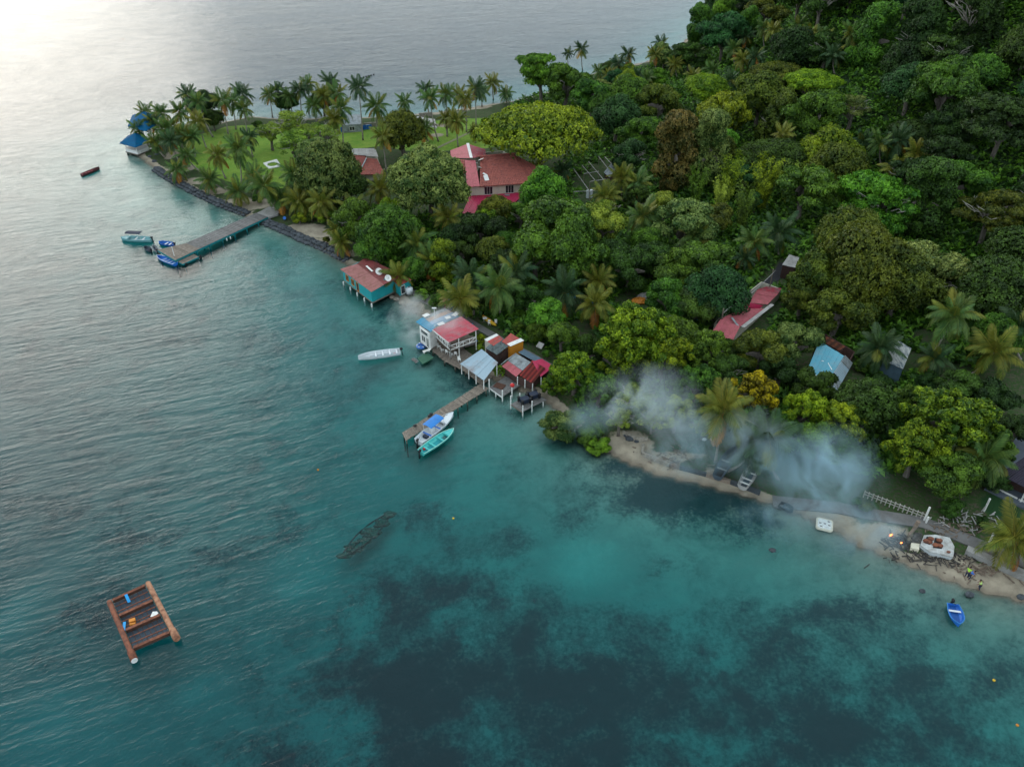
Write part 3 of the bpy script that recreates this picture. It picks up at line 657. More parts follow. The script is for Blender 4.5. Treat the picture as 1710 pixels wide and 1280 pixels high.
walls(t, ins([cA, cB, Vector((fb.x - 1, fb.y - .4, 3)), Vector((fa.x, fa.y - .4, 3))], .93), .8, 2.95, M_['cream'], skip=(2,))

# --- small tile-roofed house
t = empty('cottage', q(606,275,1), 'low cottage with dark red tile hip roof and grey rear roof between two round trees', 'house')
z1, z2 = 3.4, 5.0
tiles(t, q(598,292,z1), q(643,291,z1), q(630,266,z2), q(612,264,z2), M_['tile2'], .5)
tiles(t, q(575,268,z1+.4), q(598,292,z1+.1), q(612,264,z2), q(580,262,z2-.5), M_['tile2'], .5)
tiles(t, q(575,268.5,z1+.9), q(606,268.5,z1+.9), q(612,259,z2+.1), q(578,258,z2+.1), M_['tile2'], .5)
roof(t, q(578,257,z2+.3), q(632,262,z2+.1), q(627,248,z2+.6), q(581,248,z2+.6), M_['fibre'])
MB().beam(q(598,292,z1+.1), q(612,264,z2+.15), .3, .2).build('hip_cap', M_['greysheet'], t)
walls(t, ins([q(576,270,z1), q(599,290,z1), q(642,289,z1), q(628,252,z1), q(582,254,z1)], .92), .8, z1 - .02, M_['cream'])

# --- ruin, blue barrier and grey yard by the far beach
t = empty('shed', q(590,214,1), 'weathered grey wooden shed behind the blue barrier near the far beach', 'shed')
ps = [q(573,222,1), q(606,220,1), q(604,207,1), q(576,208,1)]
walls(t, ps, .6, 3.4, M_['greysheet']); window(t, lerp(ps[0], ps[1], .35), lerp(ps[0], ps[1], .6), 1.6, 2.8, M_['white'])
roof(t, ps[0] + Vector((0,0,2.3)), ps[1] + Vector((0,0,2.3)), ps[2] + Vector((0,0,3)), ps[3] + Vector((0,0,3)), M_['greysheet'])
t = empty('barrier_fence', q(595,226,1), 'bright blue sheet barrier standing on the lawn in front of the grey shed', 'fence')
for k in range(6): 
    a, b = lerp(q(570,226,0), q(622,221,0), k / 6), lerp(q(570,226,0), q(622,221,0), (k + .96) / 6)
    MB().beam((a.x, a.y, 1.7), (b.x, b.y, 1.7), .08, 1.5).build('panel', M_['blue'], t)
t = empty('ruined_wall', q(660,215,1), 'long low wall of pale crumbling masonry along the far beach', 'wall')
for a, b, z in (((608,212),(640,210),2.4),((640,209),(690,199),1.8),((690,200),(730,212),1.7),((700,194),(722,192),1.9)):
    MB().beam(q(*a, 1) , q(*b, 1), .4, z).build('masonry', M_['palestone'], t)
MB().slab([q(692,203,1.35), q(730,214,1.35), q(726,199,1.35), q(697,194,1.35)], .9).solo('concrete_slab', M_['fibre'], q(710,204,1), 'flat grey concrete slab beyond the lawn palms beside the beach', 'slab')
t = empty('rowing_boat', q(617,211,1), 'small white and red boat stored ashore by the ruined wall', 'boat', rz=.4)
MB().ball((0,0,.5), (1.6,.6,.5)).build('hull', M_['white'], t, True, local=True); MB().ball((.2,-.1,.85), (1.1,.35,.25)).build('cover', M_['red'], t, True, local=True)

# --- white stone square with hexagonal hollow on the lawn
t = empty('sandpit', q(455,274,1.2), 'white square stone frame round a grassy octagon on the lawn', 'stone frame')
o4 = [q(439.5,272,1.45), q(449,281,1.45), q(470,277,1.45), q(462,265.5,1.45)]; c0 = cen(o4)
o8 = []
for i in range(4): o8 += [lerp(o4[i], o4[(i+1)%4], 0.0), lerp(o4[i], o4[(i+1)%4], .5)]
i8 = []
for i in range(8):
    a = math.atan2(o8[i].y - c0.y, o8[i].x - c0.x); i8.append(Vector((c0.x + math.cos(a) * 1.55, c0.y + math.sin(a) * 1.7, 1.45)))
for i in range(4):
    k = 2 * i; MB().slab([o8[k], o8[k+1], i8[k+1], i8[k]][::-1] , .35).build('stone', M_['white'], t); MB().slab([o8[k+1], o8[(k+2)%8], i8[(k+2)%8], i8[k+1]][::-1], .35).build('stone', M_['white'], t)

# --- blue-roofed gazebo over the water at the point
t = empty('gazebo', q(232,245,0), 'two tier gazebo with bright blue roofs on a white base over the water', 'gazebo')
z = 3.2; e = [q(199,239,z), q(226,246,z), q(252,236,z), q(240,224,z), q(214,226,z)]; ap = q(226,222,5.4)
for i in range(5):
    MB().slab([e[i], e[(i+1)%5], ap], .12).build('roof_panel', M_['gblue'], t)
up = [q(213,211,6.4), q(243,219,6.4), q(266,205,6.4), q(258,192,6.4), q(221,192,6.4)]; ap2 = q(241,186,8.8)
for i in range(5): MB().slab([up[i], up[(i+1)%5], ap2], .12).build('roof_panel', M_['gblue'], t)
base = ins(e, .74); MB().prism([(p.x, p.y) for p in base], .55, 1.5).build('base', M_['white'], t)
MB().prism([(p.x, p.y) for p in ins(base,1.06)], .35, .52).build('deck', M_['deck'], t)
for p in ins(e, .68): post(t, p, 1.5, 3.3, .12, M_['white'], 'column'); post(t, p, -2, .35, .2, M_['stone'], 'pile')
for p in ins(up, .75): post(t, p, 1.4, 6.4, .1, M_['white'], 'column')
a, b = q(243,250,1.0), q(262,247,1.1); planks(t, a, a + Vector((0,1.2,0)), b + Vector((0,1.2,0)), b, 9, M_['white'])

# --- rock seawall along the lawn
W = [(256,284),(275,297),(300,311),(330,327),(365,343),(395,355),(412,361)]; W2 = [(440,374),(470,386),(500,400),(530,413),(556,425),(578,438)]
t = empty('seawall', q(340,332,0), 'long dark stone seawall between the bay and the lawn', 'seawall')
r = random.Random(2)
def sw(path, hgt, m, t, w_=1.3, step=.85, rad=.5):
    pts = [Z0(*p) for p in path]; 
    for a, b in zip(pts[:-1], pts[1:]):
        n_ = max(1, int((b - a).length / step)); d = (b - a).normalized(); nr = Vector((-d.y, d.x, 0))
        for k in range(n_):
            for j, zz in ((-.5, .1), (.1, hgt), (.6, hgt * .9)):
                p = lerp(a, b, (k + r.random() * .5) / n_) + nr * (j * w_ + .6); s = rad * r.uniform(.75, 1.2)
                mb = MB(); mb.ball((p.x, p.y, zz + r.uniform(-.12,.12)), (s * 1.2, s * 1.1, s * .8), 6, 4); mb.v = [(x + r.uniform(-.1,.1), y + r.uniform(-.1,.1), z_ + r.uniform(-.07,.07)) for x, y, z_ in mb.v]
                yield mb
stones = list(sw(W, .55, 0, t)); 
for k, mb in enumerate(stones[:290]): mb.build('stone', M_['stone'], t)
rest = MB(); 
for mb in stones[290:]: rest.add(mb.v, mb.f)
if rest.v: rest.build('stones', M_['stone'], t)['kind'] = 'stuff'
t = empty('seawall', q(510,406,0), 'shorter grey stone seawall between the dock and the teal house', 'seawall')
for mb in list(sw(W2, .5, 0, t, 1.4, .9, .55))[:290]: mb.build('stone', M_['stone'], t)

# --- concrete apron and long dock
MB().slab([q(428,356,1.12), q(449,345,1.2), q(470,347,1.2), q(464,357,1.2), q(449,362,1.12)][::-1], .5).solo('apron', M_['conc'], q(448,354,.7), 'pale concrete apron where the long dock meets the shore', 'concrete slab')
t = empty('dock', q(370,392,0), 'long grey plank dock with teal painted edges and a wide head', 'dock')
zd = 1.15; h1, h2 = q(292.5,434,zd), q(447,362,zd); l1, l2 = q(310,406,zd), q(428,355,zd); hl = q(263,417,zd)
f1 = lerp(h1, h2, (q(333,415,zd) - h1).length / (h2 - h1).length)
planks(t, f1, l1, l2, h2, 34, M_['greydeck']); planks(t, h1, hl, l1, f1, 13, M_['deck'])
for a, b in ((h1, h2), (hl, h1), (hl, l1), (l1, l2)): MB().beam(a - Vector((0,.0,.28)), b - Vector((0,.0,.28)), .16, .36).build('edge_beam', M_['tealtrim'], t)
for k in range(7):
    for e_, f_ in ((h1, h2), (l1, l2)):
        p = lerp(e_, f_, (k + .5) / 7.4); post(t, (p.x, p.y + .3, 0), -4, zd - .2, .18, M_['tealtrim'], 'pile')
for p in (h1, hl): post(t, (p.x, p.y + .4, 0), -4, zd - .2, .18, M_['pole'], 'pile')
post(t, q(291,427,zd), zd, zd + 2.2, .08, M_['white'])
for k in (0, 1): p = lerp(h1, h2, .52 + k * .04); MB().ball((p.x + .25, p.y - .35, .55), (.14,.14,.42)).build('fender', M_['white'], t, True)
t = empty('floating_platform', q(312,432,0), 'low floating wooden platform moored at the dock head', 'platform')
z = .55; a, b, c_, d_ = q(304.8,440.5,z), q(332,428.4,z), q(318.8,421.4,z), q(293,434,z)
planks(t, a, b, c_, d_, 7, M_['deck']); 
for u, v in ((a, b), (a, d_)): MB().beam(u - Vector((0,0,.2)), v - Vector((0,0,.2)), .16, .3).build('edge_beam', M_['tealtrim'], t)
MB().tube([a + Vector((.6,.5,-.4)), d_ + Vector((.6,.2,-.4))], .35, 8).build('float', M_['black'], t)
p = b + Vector((.35,0,-.15)); mb = MB(); mb.tube([p + Vector((0, .4 * math.cos(k * .785), .4 * math.sin(k * .785))) for k in range(9)], .14, 6); mb.build('tyre', M_['black'], t)

# --- teal house on stilts
t = empty('house', q(625,475,0), 'teal house on stilts over the water with red metal roof and two satellite dishes', 'house')
ze, zr = 3.5, 4.7; FL, FR_, BR_, BL = q(567.5,449,ze), q(620,487.5,ze), q(674,460,3.6), q(610.5,429.5,3.6); R0, R1 = q(596,440,zr), q(641.5,475,zr)
roof(t, FL, FR_, R1, R0, M_['redroof2']); roof(t, BL, BR_, R1 + Vector((0,.04,0)), R0 + Vector((0,.04,0)), M_['darkred'])  # front slope in a lighter red than the back slope
ft = [lerp(cen([FL,FR_,BR_,BL]), p, f) for p, f in ((FL,.9),(FR_,.94),(BR_,.95),(BL,.92))]
walls(t, ft, 1.0, [3.45, 3.45, 3.5, 3.5], M_['teal']); g1 = lerp(ft[1], ft[2], .46)
MB().add([(*(ft[1]).xy, 3.46), (*(ft[2]).xy, 3.51), (g1.x, g1.y, 4.6), (ft[1].x - .15, ft[1].y + .05, 3.46), (ft[2].x - .15, ft[2].y + .05, 3.51), (g1.x - .15, g1.y + .05, 4.6)], [(0,1,2),(5,4,3),(0,2,5,3),(1,4,5,2),(0,3,4,1)]).build('gable', M_['teal'], t)
MB().prism([(p.x, p.y) for p in ins(ft, 1.03)], .78, .98).build('floor', M_['deck'], t)
for k in range(5):
    for e_, f_ in ((ft[0], ft[1]), (ft[3], ft[2])): p = lerp(e_, f_, k / 4); post(t, (p.x - .2, p.y - .25, 0), -3, .76, .16, M_['white'] , 'stilt')
fa, fb = ft[0], ft[1]
window(t, lerp(fa, fb, .1), lerp(fa, fb, .2), 1.6, 2.9, M_['orangep']); window(t, lerp(fa, fb, .3), lerp(fa, fb, .4), 1.6, 2.9, M_['orangep']); window(t, lerp(fa, fb, .48), lerp(fa, fb, .56), 1.1, 3.0, M_['orangep'], door=True, mull=1)
for x, y, rr in ((633,453.5,.75),(648,464.5,.68)):
    p = q(x, y, 4.9); s = empty('satellite_dish', p - Vector((0,0,.5)), 'round white satellite dish on the red roof, %s' % ('the larger, near its middle' if x < 640 else 'the smaller, nearer the small annex'), 'satellite dish', 'dishes on the teal house', rz=.3)
    mb = MB(); dn = Vector((.25,-.72,.65)).normalized(); xx = dn.cross(Vector((0,0,1))).normalized(); yy = xx.cross(dn); c_ = Vector((0,0,.55)); vs = [c_ - dn * .14]; 
    for ring, dd in ((.5, -.09), (1, 0)): vs += [c_ + dn * dd + (xx * math.cos(k * .524) + yy * math.sin(k * .524)) * rr * ring for k in range(12)]
    mb.add(vs, [(0, 1 + k, 1 + (k + 1) % 12) for k in range(12)] + [(1 + k, 13 + k, 13 + (k + 1) % 12, 1 + (k + 1) % 12) for k in range(12)]); mb.build('dish', M_['white'], s, True, local=True)
    MB().tube([(0,0,-.2), (0,0,.5)], .05, 6).build('mast', M_['greysheet'], s, local=True); MB().beam(c_ - dn * .1, c_ + dn * .6, .05, .05).build('arm', M_['greysheet'], s, local=True)
MB().beam(q(612,444,4.75), q(622,453,4.75), .35, .12).build('roof_pipe', M_['white'], t)
z = 3.3; a = [q(655,467,z), q(666,477.5,z), q(687,467,z), q(673,457,z + .3)]
roof(t, a[0], a[1], a[2], a[3], M_['brick'], 2); an = ins(a, .88); walls(t, an, .9, 3.2, M_['teal'], skip=(3,))
window(t, lerp(an[1], an[2], .1), lerp(an[1], an[2], .45), 1.1, 2.9, M_['white'], mull=1, door=True)
t = empty('water_tank', q(684,489,.9), 'white plastic water tank beside the teal house annex', 'water tank')
MB().tube([(0,0,0),(0,0,1.1),(0,0,1.3)], [.75,.75,.35], 14).build('body', M_['boatwhite'], t, True, local=True); MB().tube([(0,0,1.3),(0,0,1.42)], .25, 10).build('lid', M_['greysheet'], t, local=True)

# --- waterside restaurant: blue and mixed sheets, pink roof, white railings
t = empty('restaurant', q(745,575,.8), 'two storey white restaurant with pink and blue metal roofs on the waterfront boardwalk', 'restaurant')
z = 4.5; b0, b1, b2, b3 = q(694,537,z), q(719.5,554.5,z), q(727,545.5,4.9), q(706,529,4.9)
roof(t, b0, b1, b2, b3, M_['bluesheet'], 3)
e0, e1 = q(742,514,4.7), q(768,528,4.7)
dz = Vector((0,0,.06))
roof(t, b2 + dz, e1 + dz, e0 + dz, b3 + dz, None, 1, name='roof_sheet') if False else None
mm = [M_['greysheet'], M_['ochre'], M_['paleblue'], M_['bluesheet']]
for k in range(4):
    u, v = k / 4 + .004, (k + 1) / 4 - .004; zz = Vector((0,0,.02 * (k % 2)))
    corr(MB(), lerp(b3, b2, u) + zz, lerp(b3, b2, v) + zz, lerp(e0, e1, v) + zz, lerp(e0, e1, u) + zz, 3).build('roof_panel', mm[k], t)
for a, b in (((707,528),(716,524)),((731.5,542),(741.5,538.5)),((744,531),(752,528.5)),((757,527),(765,521))): MB().beam(q(*a, 5.15), q(*b, 5.15), .9, .05).build('white_sheet', M_['white'], t)
pz = 5.3; p0, p1, p2, p3 = q(722.5,550,pz), q(749.5,571.5,pz-.1), q(799.5,549,pz-.1), q(770,528,pz+.3)
roof(t, p0, p1, p2, p3, M_['pink'], 6, rnd=.02); MB().beam(p0 - Vector((0,0,.12)), p1 - Vector((0,0,.12)), .12, .2).build('fascia', M_['white'], t)
w0 = [q(701,544,4.4), q(717,555.5,4.4), q(728,548,4.4), q(713,537,4.4)]
walls(t, w0, .9, 4.35, M_['white']); window(t, lerp(w0[0], w0[1], .2), lerp(w0[0], w0[1], .55), 1.6, 2.9, M_['white'], mull=2); window(t, lerp(w0[0], w0[1], .68), lerp(w0[0], w0[1], .92), 1.0, 3.0, M_['white'], mull=2, door=True)
window(t, lerp(w0[0], w0[1], .15), lerp(w0[0], w0[1], .85), 3.3, 4.1, M_['white'], mull=1)
zf = 2.7; f0, f1, f2, f3 = q(727,562,zf), q(752,585,zf), q(795,570,zf), q(772,549,zf)
MB().slab([f0, f1, f2, f3], .18).build('upper_floor', M_['deck'], t)
def railing(t, a, b, n, hgt=1.0, m=M_['white'], cross=True):
    u = Vector((0,0,1)); mb = MB()
    for z_ in (.12, hgt): mb.beam(a + u * z_, b + u * z_, .10, .12)
    for k in range(n + 1):
        p = lerp(a, b, k / n); mb.beam(p, p + u * (hgt + .08), .12, .12)
        if k < n and cross: 
            r_ = lerp(a, b, (k + 1) / n); mb.beam(p + u * .15, r_ + u * (hgt - .05), .08, .06) if k % 2 else mb.beam(p + u * (hgt - .05), r_ + u * .15, .08, .06)
    return mb.build('railing', m, t)
railing(t, f0, f1, 6); railing(t, f1, f2, 4)
for a in (f1, lerp(f1, f2, .0), lerp(f1, f2, .33), f2, lerp(f0, f1, .02)): MB().tube([(a.x, a.y + .1, .9), (a.x, a.y + .1, 5.15)], .10, 6).build('post', M_['white'], t)
s0, s1 = q(722,578,.95), q(733,566,zf)
MB().slab([q(752,587,.93), q(795,574,.93), q(790,560,.93), q(745,566,.93)], .05).build('ground_floor', M_['deck'], t)
walls(t, [q(742,570,1), q(772,561,1), q(790,551,1), q(760,548,1)], .9, zf - .2, M_['bluesheet'], skip=(2,3))
dk = [(700,571),(719,583),(740,600),(760,612),(776,618),(803,640),(812,634),(790,612),(800,600),(792,572),(745,562),(722,556)]
dkp = [q(x, y, .85) for x, y in dk]
t = empty('boardwalk', q(750,600,0), 'worn wooden boardwalk along the water in front of the restaurant', 'boardwalk')
outer = [q(*p, .85) for p in [(702,571),(721,584),(740,601),(758,611),(775,619),(804,643)]]; inner = [q(*p, .85) for p in [(720,557),(746,562),(766,578),(786,590),(800,604),(822,630)]]
for i in range(5):
    planks(t, outer[i], inner[i], inner[i+1], outer[i+1], max(3, int((outer[i+1] - outer[i]).length / .45)), M_['deck'], ends=.02, gap=.1)
    post(t, outer[i] + Vector((.2,.2,0)), -2, .78, .12, M_['pole'], 'pile')
# people-sized things on and beside it
def chair(p, rz, label, m=M_['white']):
    t = empty('plastic_chair', p, label, 'chair', 'white plastic chairs on the boardwalk', rz=rz)
    MB().box((0,0,.44), (.5,.5,.05)).build('seat', m, t, local=True); MB().box((0,.24,.72), (.48,.05,.5), rx=-.15).build('backrest', m, t, local=True)
    for x in (-.2,.2):
        for y in (-.2,.2): MB().tube([(x * 1.15, y * 1.15, 0), (x, y, .42)], .03, 5).build('leg', m, t, local=True)
for k, (x, y, rz, ph) in enumerate([(726,577,.4,'nearest the blue-roofed wall'),(739,587,2.0,'beside the railing corner post'),(754,594,1.2,'under the corner of the pink roof'),(761,593,3.0,'behind the one under the pink roof corner')]): chair(q(x, y, .9), rz, 'white plastic chair on the boardwalk ' + ph)
for k, (x, y, rz, ph) in enumerate([(733,581,1.1,'second from the blue-roofed wall'),(747,590,2.6,'left of the railing corner post'),(767,603,.3,'beside the zinc shelter corner')]): chair(q(x, y, .9), rz, 'white plastic chair on the boardwalk, ' + ph)
t = empty('sun_lounger', q(712,588,.45), 'white plastic sun lounger on the green floating mat', 'sun lounger', rz=.6)
MB().box((0,0,.35), (1.3,.6,.07)).build('seat', M_['white'], t, local=True); MB().box((.85,0,.6), (.6,.6,.07), ry=-.9).build('backrest', M_['white'], t, local=True)
for x in (-.5,.5): MB().box((x,0,.16), (.07,.55,.3)).build('leg', M_['white'], t, local=True)
MB().slab([q(697,598,.38), q(706,607,.38), q(724,597,.38), q(711,588,.38)], .2).solo('floating_mat', M_['turf'], q(710,597,.1), 'green floating mat moored beside the boardwalk', 'mat')
t = empty('raft', q(692,602,0), 'small grey wooden raft end beside the green mat', 'raft'); planks(t, q(686,599,.3), q(691,596,.3), q(699,603,.3), q(694,606,.3), 4, M_['greydeck'], .12)
t = empty('inflatable_ring', q(704,579,.1), 'round dark blue inflatable with pale patches floating by the boardwalk', 'inflatable')
MB().tube([(math.cos(a) * .75, math.sin(a) * .75, .22) for a in np.linspace(0, 2 * math.pi, 15)], .26, 8, False).build('tube', M_['blue'], t, True, local=True); MB().tube([(0,0,.08),(0,0,.16)], .6, 12).build('floor', M_['canopy'], t, local=True)
for k in range(6): MB().ball((math.cos(k * 1.047) * .8, math.sin(k * 1.047) * .8, .46), (.16,.12,.05), 6, 4).build('patch', M_['white'], t, local=True)
t = empty('tank', q(744,512,3.2), 'round pink tank standing behind the mixed-sheet roof', 'tank'); MB().tube([(0,0,0),(0,0,1.5)], .6, 12).build('body', M_['pinkp'], t, True, local=True); MB().tube([(0,0,1.52),(0,0,1.65)], .35, 10).build('lid', M_['pinkp'], t, local=True); MB().box((0,0,-1.3),(1.3,1.3,2.5)).build('stand', M_['darkwood'], t, local=True)
t = empty('tank', q(752,515,2.2), 'dark blue water tank beside the pink tank', 'tank'); MB().tube([(0,0,0),(0,0,1.7),(0,0,1.95)], [.8,.8,.3], 12).build('body', M_['blue'], t, True, local=True); MB().box((0,0,-.75),(1.5,1.5,1.4)).build('stand', M_['darkwood'], t, local=True)
t = empty('aerial', q(726,530,5), 'white aerial mast with flat head rising over the blue roof', 'aerial'); MB().tube([(0,0,-.2),(0,0,1.9)], .05, 6).build('mast', M_['white'], t, local=True); MB().box((0,0,2), (.8,.25,.12)).build('head', M_['white'], t, local=True)
t = empty('canoe', q(817,538,1.1), 'upturned yellow canoe lying beside the path behind the restaurant', 'canoe', rz=-.9); MB().ball((0,0,.35), (2.3,.45,.4), 10, 6).build('hull', M_['yellow'], t, True, local=True); MB().beam((-2,0,.75),(2,0,.75),.06,.05).build('keel', M_['orangep'], t, local=True)
for k, (x, y) in enumerate([(810,536),(817,542),(828,541)]):
    t = empty('table' if k == 0 else 'plastic_chair', q(x, y, 1.1), ['white square table beside the yellow canoe','white chair next to the table by the canoe','white chair at the far end of the yellow canoe'][k], 'table' if k == 0 else 'chair')
    MB().box((0,0,.7 if k == 0 else .45), (.8,.8,.06) if k == 0 else (.5,.5,.06)).build('tabletop' if k == 0 else 'seat', M_['white'], t, local=True)
    for a in (-.2,.2):
        for b in (-.2,.2): MB().beam((a,b,0),(a,b,.42),.05,.05).build('leg', M_['white'], t, local=True)
    if k: MB().box((0,.24,.72), (.48,.05,.5)).build('backrest', M_['white'], t, local=True)
t = empty('kayak', q(783,581,1), 'blue kayak leaning under the restaurant beside the zinc shelter', 'kayak', rz=.5); MB().ball((0,0,1.0), (1.9,.35,.3), 10, 6).build('hull', M_['blue'], t, True, local=True); MB().ball((-.1,-.1,1.25), (.5,.2,.1), 8, 4).build('cockpit', M_['black'], t, local=True)

# --- open shelter with zinc roof
t = empty('shelter', q(800,620,.8), 'open shelter with corrugated zinc roof and rust patch on white posts', 'shelter')
s = [q(768,607,3.0), q(808,635,2.9), q(831.5,605,3.7), q(804,582.5,3.8)]; roof(t, s[0], s[1], s[2], s[3], M_['zinc'], 7, h=.06)
for p in (s[0], lerp(s[0], s[1], .33), lerp(s[0], s[1], .66), s[1], s[2], s[3]):
    c_ = lerp(cen(s), p, .93); post(t, c_, .85, p.z - .1, .09, M_['white'])
# --- red and orange house, dark shed
t = empty('house', q(850,580,1), 'small house with bright orange walls and red and white roof behind the plank shed', 'house')
z = 3.9; r0, r1, r2, r3 = q(838,570,z), q(851,578,z-.3), q(875,569,z-.3), q(853,556,z+.2)
roof(t, r1, r2, r3, r0, M_['brick'], None, mats=[M_['brick']]); MB().beam(lerp(r1, r0, .12) + dz * 2, lerp(r2, r3, .12) + dz * 2, 1.0, .05).build('white_sheet', M_['white'], t)
l0, l1, l2, l3 = q(808.5,566,3.7), q(824,577,3.6), q(840,566,3.8), q(829,556.5,4.0)
roof(t, l0, l1, l2, l3, M_['brick'], 3, mats=[M_['white'], M_['brick'], M_['brick']])
walls(t, ins([r0, r1, r2, r3], .92), 1.0, 3.55, M_['orange']); walls(t, ins([l0, l1, l2, l3], .9), 1.0, 3.55, M_['cream'])
t = empty('plank_shed', q(835,590,1), 'dark plank shed with streaked black roof behind the zinc shelter', 'shed')
d0, d1, d2, d3 = q(810.5,581,3.4), q(830,592,3.3), q(852.5,575,3.6), q(833,563.5,3.8); roof(t, d0, d1, d2, d3, M_['darksheet'], 5)
dw = ins([d0, d1, d2, d3], .92); walls(t, dw, 1.0, 3.25, M_['darkwood'], skip=(0,1))
for i in (0, 1):
    n_ = 7
    for k in range(n_):
        a, b = lerp(dw[i], dw[i+1], k / n_), lerp(dw[i], dw[i+1], (k + .88) / n_); z_ = random.uniform(3.0, 3.25)
        MB().add([(*a.xy, 1), (*b.xy, 1), (b.x+.03, b.y+.08, 1), (a.x+.03, a.y+.08, 1), (*a.xy, z_), (*b.xy, z_), (b.x+.03, b.y+.08, z_), (a.x+.03, a.y+.08, z_)], [(3,2,1,0),(4,5,6,7),(0,1,5,4),(1,2,6,5),(2,3,7,6),(3,0,4,7)]).build('wall_board', M_['darkwood'], t)
# --- low patchwork-roofed buildings
t = empty('cabin', q(880,612,1), 'low cabin under patchwork grey, maroon and striped red roofs on the shore', 'house')
z = 3.0
roof(t, q(836,609,z), q(853,597,z), q(862,589,z+.2), q(845,601,z+.2), M_['greysheet'], 2)
k0 = [q(848,602,2.9), q(872.5,618.5,2.9), q(886.5,604.5,3.2), q(861.5,589.5,3.2)]; roof(t, k0[0], k0[1], k0[2], k0[3], M_['greysheet'], 5)
k1 = [q(838,611,2.75), q(862,629,2.65), q(872,619,2.85), q(848,602.5,2.85)]; roof(t, k1[0], k1[1], k1[2], k1[3], M_['coral'], 5)
k2 = [q(867.5,626,2.7), q(889.5,640,2.6), q(910.5,615,3.05), q(889,601,3.1)]; roof(t, k2[0], k2[1], k2[2], k2[3], None, 8, h=.10, mats=[M_['brick'], M_['darkred']])
k3 = [q(903,629,2.75), q(925.5,611,2.9), q(905,599,3.2), q(889,603,3.25)]; roof(t, k3[0], k3[1], k3[2], k3[3], M_['crimson'], 4)
k4 = [q(865,588,2.9), q(893,603,2.9), q(903,598,2.9), q(875,583,2.9)]; MB().slab(k4, .05).build('tarp', M_['greytarp'], t)
walls(t, ins([k1[0], k1[1] , k2[1], q(922,611,2.5), k4[3]], .86), 1.0, 2.5, M_['darkwood'])
for p in (k1[1], lerp(k1[1], k2[1], .5), k2[1], q(905,630,2.7)): post(t, lerp(cen(k2), p, .92), .9, 2.6, .09, M_['white'])
# --- platforms and narrow pier
t = empty('platform', q(838,648,0), 'square grey timber platform with white corner posts at the root of the pier', 'platform')
a = [q(817,646,.9), q(839,662,.9), q(873,640,.9), q(845,628,.9)]; planks(t, a[0], a[3], a[2], a[1], 14, M_['greydeck'])
for p, hh in ((a[0], 2.6), (a[1], 2.3), (lerp(a[0],a[1],.5), .85)): post(t, p + Vector((0,-.12,0)), -3, hh, .11, M_['white'], 'pile')
MB().beam(a[0] - Vector((0,0,.2)), a[1] - Vector((0,0,.2)), .14, .22).build('edge_beam', M_['white'], t); MB().box(lerp(a[1], a[3], .5) + Vector((-.8,0,.09)), (1.8,1.4,.1), rz=-.5).build('hatch', M_['rustdark'], t)
t = empty('picnic_platform', q(882,672,0), 'small grey platform over the water carrying two dark tables', 'platform')
a = [q(853,674,.9), q(873,687,.9), q(913,667,.9), q(890,655,.9)]; planks(t, a[0], a[3], a[2], a[1], 12, M_['greydeck']); MB().beam(a[0] - Vector((0,0,.2)), a[1] - Vector((0,0,.2)), .14, .22).build('edge_beam', M_['pole'], t)
for p, hh in ((a[0], 2.6), (a[1], 2.2), (lerp(a[1], a[2], .38), 2.2), (lerp(a[0], a[3], .4), 2.2), (lerp(a[1], a[2], .85), .8)): post(t, p + Vector((0,-.1,0)), -3, hh, .10, M_['white'], 'pile')
for x, y, ph in ((876,671,'nearest the water corner'), (891,663,'on the shore side')):
    s = empty('table', q(x, y, .97), 'dark covered table on the small platform, ' + ph, 'table', 'tables on the platform', rz=.5)
    MB().box((0,0,.78), (1.5,1.2,.08)).build('tabletop', M_['navy'], s, local=True); MB().box((0,0,.38), (1.3,1.0,.7)).build('cloth', M_['navy'], s, local=True)
    for k in range(4): MB().box((math.cos(k*1.57+.78)*1.05, math.sin(k*1.57+.78)*.9, .5), (.35,.35,.95)).build('stool', M_['black'], s, local=True)
post(None, q(855,662,0), -3, 2.8, .12, M_['white'], 'mooring_post'); o = bpy.context.scene.objects['mooring_post']; tag(o, 'tall white mooring post under the red ball', 'post')
MB().ball(q(855.5,643,3.0), .38, 12, 8).solo('marker_buoy', M_['red'], q(855.5,643,3.0), 'round red ball on the white mooring post', 'buoy', smooth=True)
t = empty('pier', q(740,690,0), 'narrow weathered plank pier reaching out from the shore', 'pier')
pA, pB, pC, pD = q(677.5,735,.9), q(671.5,722,.9), q(801,641,.9), q(816.5,648,.9)
planks(t, pA, pB, pC, pD, 58, M_['deck'], ends=.035, rnd=.03)
for u, v in ((lerp(pA, pB, .12), lerp(pD, pC, .12)), (lerp(pA, pB, .88), lerp(pD, pC, .88))):
    MB().beam(u - Vector((0,0,.17)), v - Vector((0,0,.17)), .14, .18).build('joist', M_['pole'], t)
    for k in range(9): p = lerp(u, v, (k + .1) / 8.3); post(t, p, -4, .68, .10, M_['pole'], 'pile')
for x, y in ((720,691),(717,694),(693,710)): MB().ball(q(x, y, 1.1), (.35,.25,.18), 7, 4).solo('fender', M_['black'], q(x, y, .95), 'black rubber fender on the left edge of the plank pier, ' + {720:'beside the canopy boat',717:'just left of its twin',693:'near the pier end'}[x], 'fender', 'fenders on the pier')
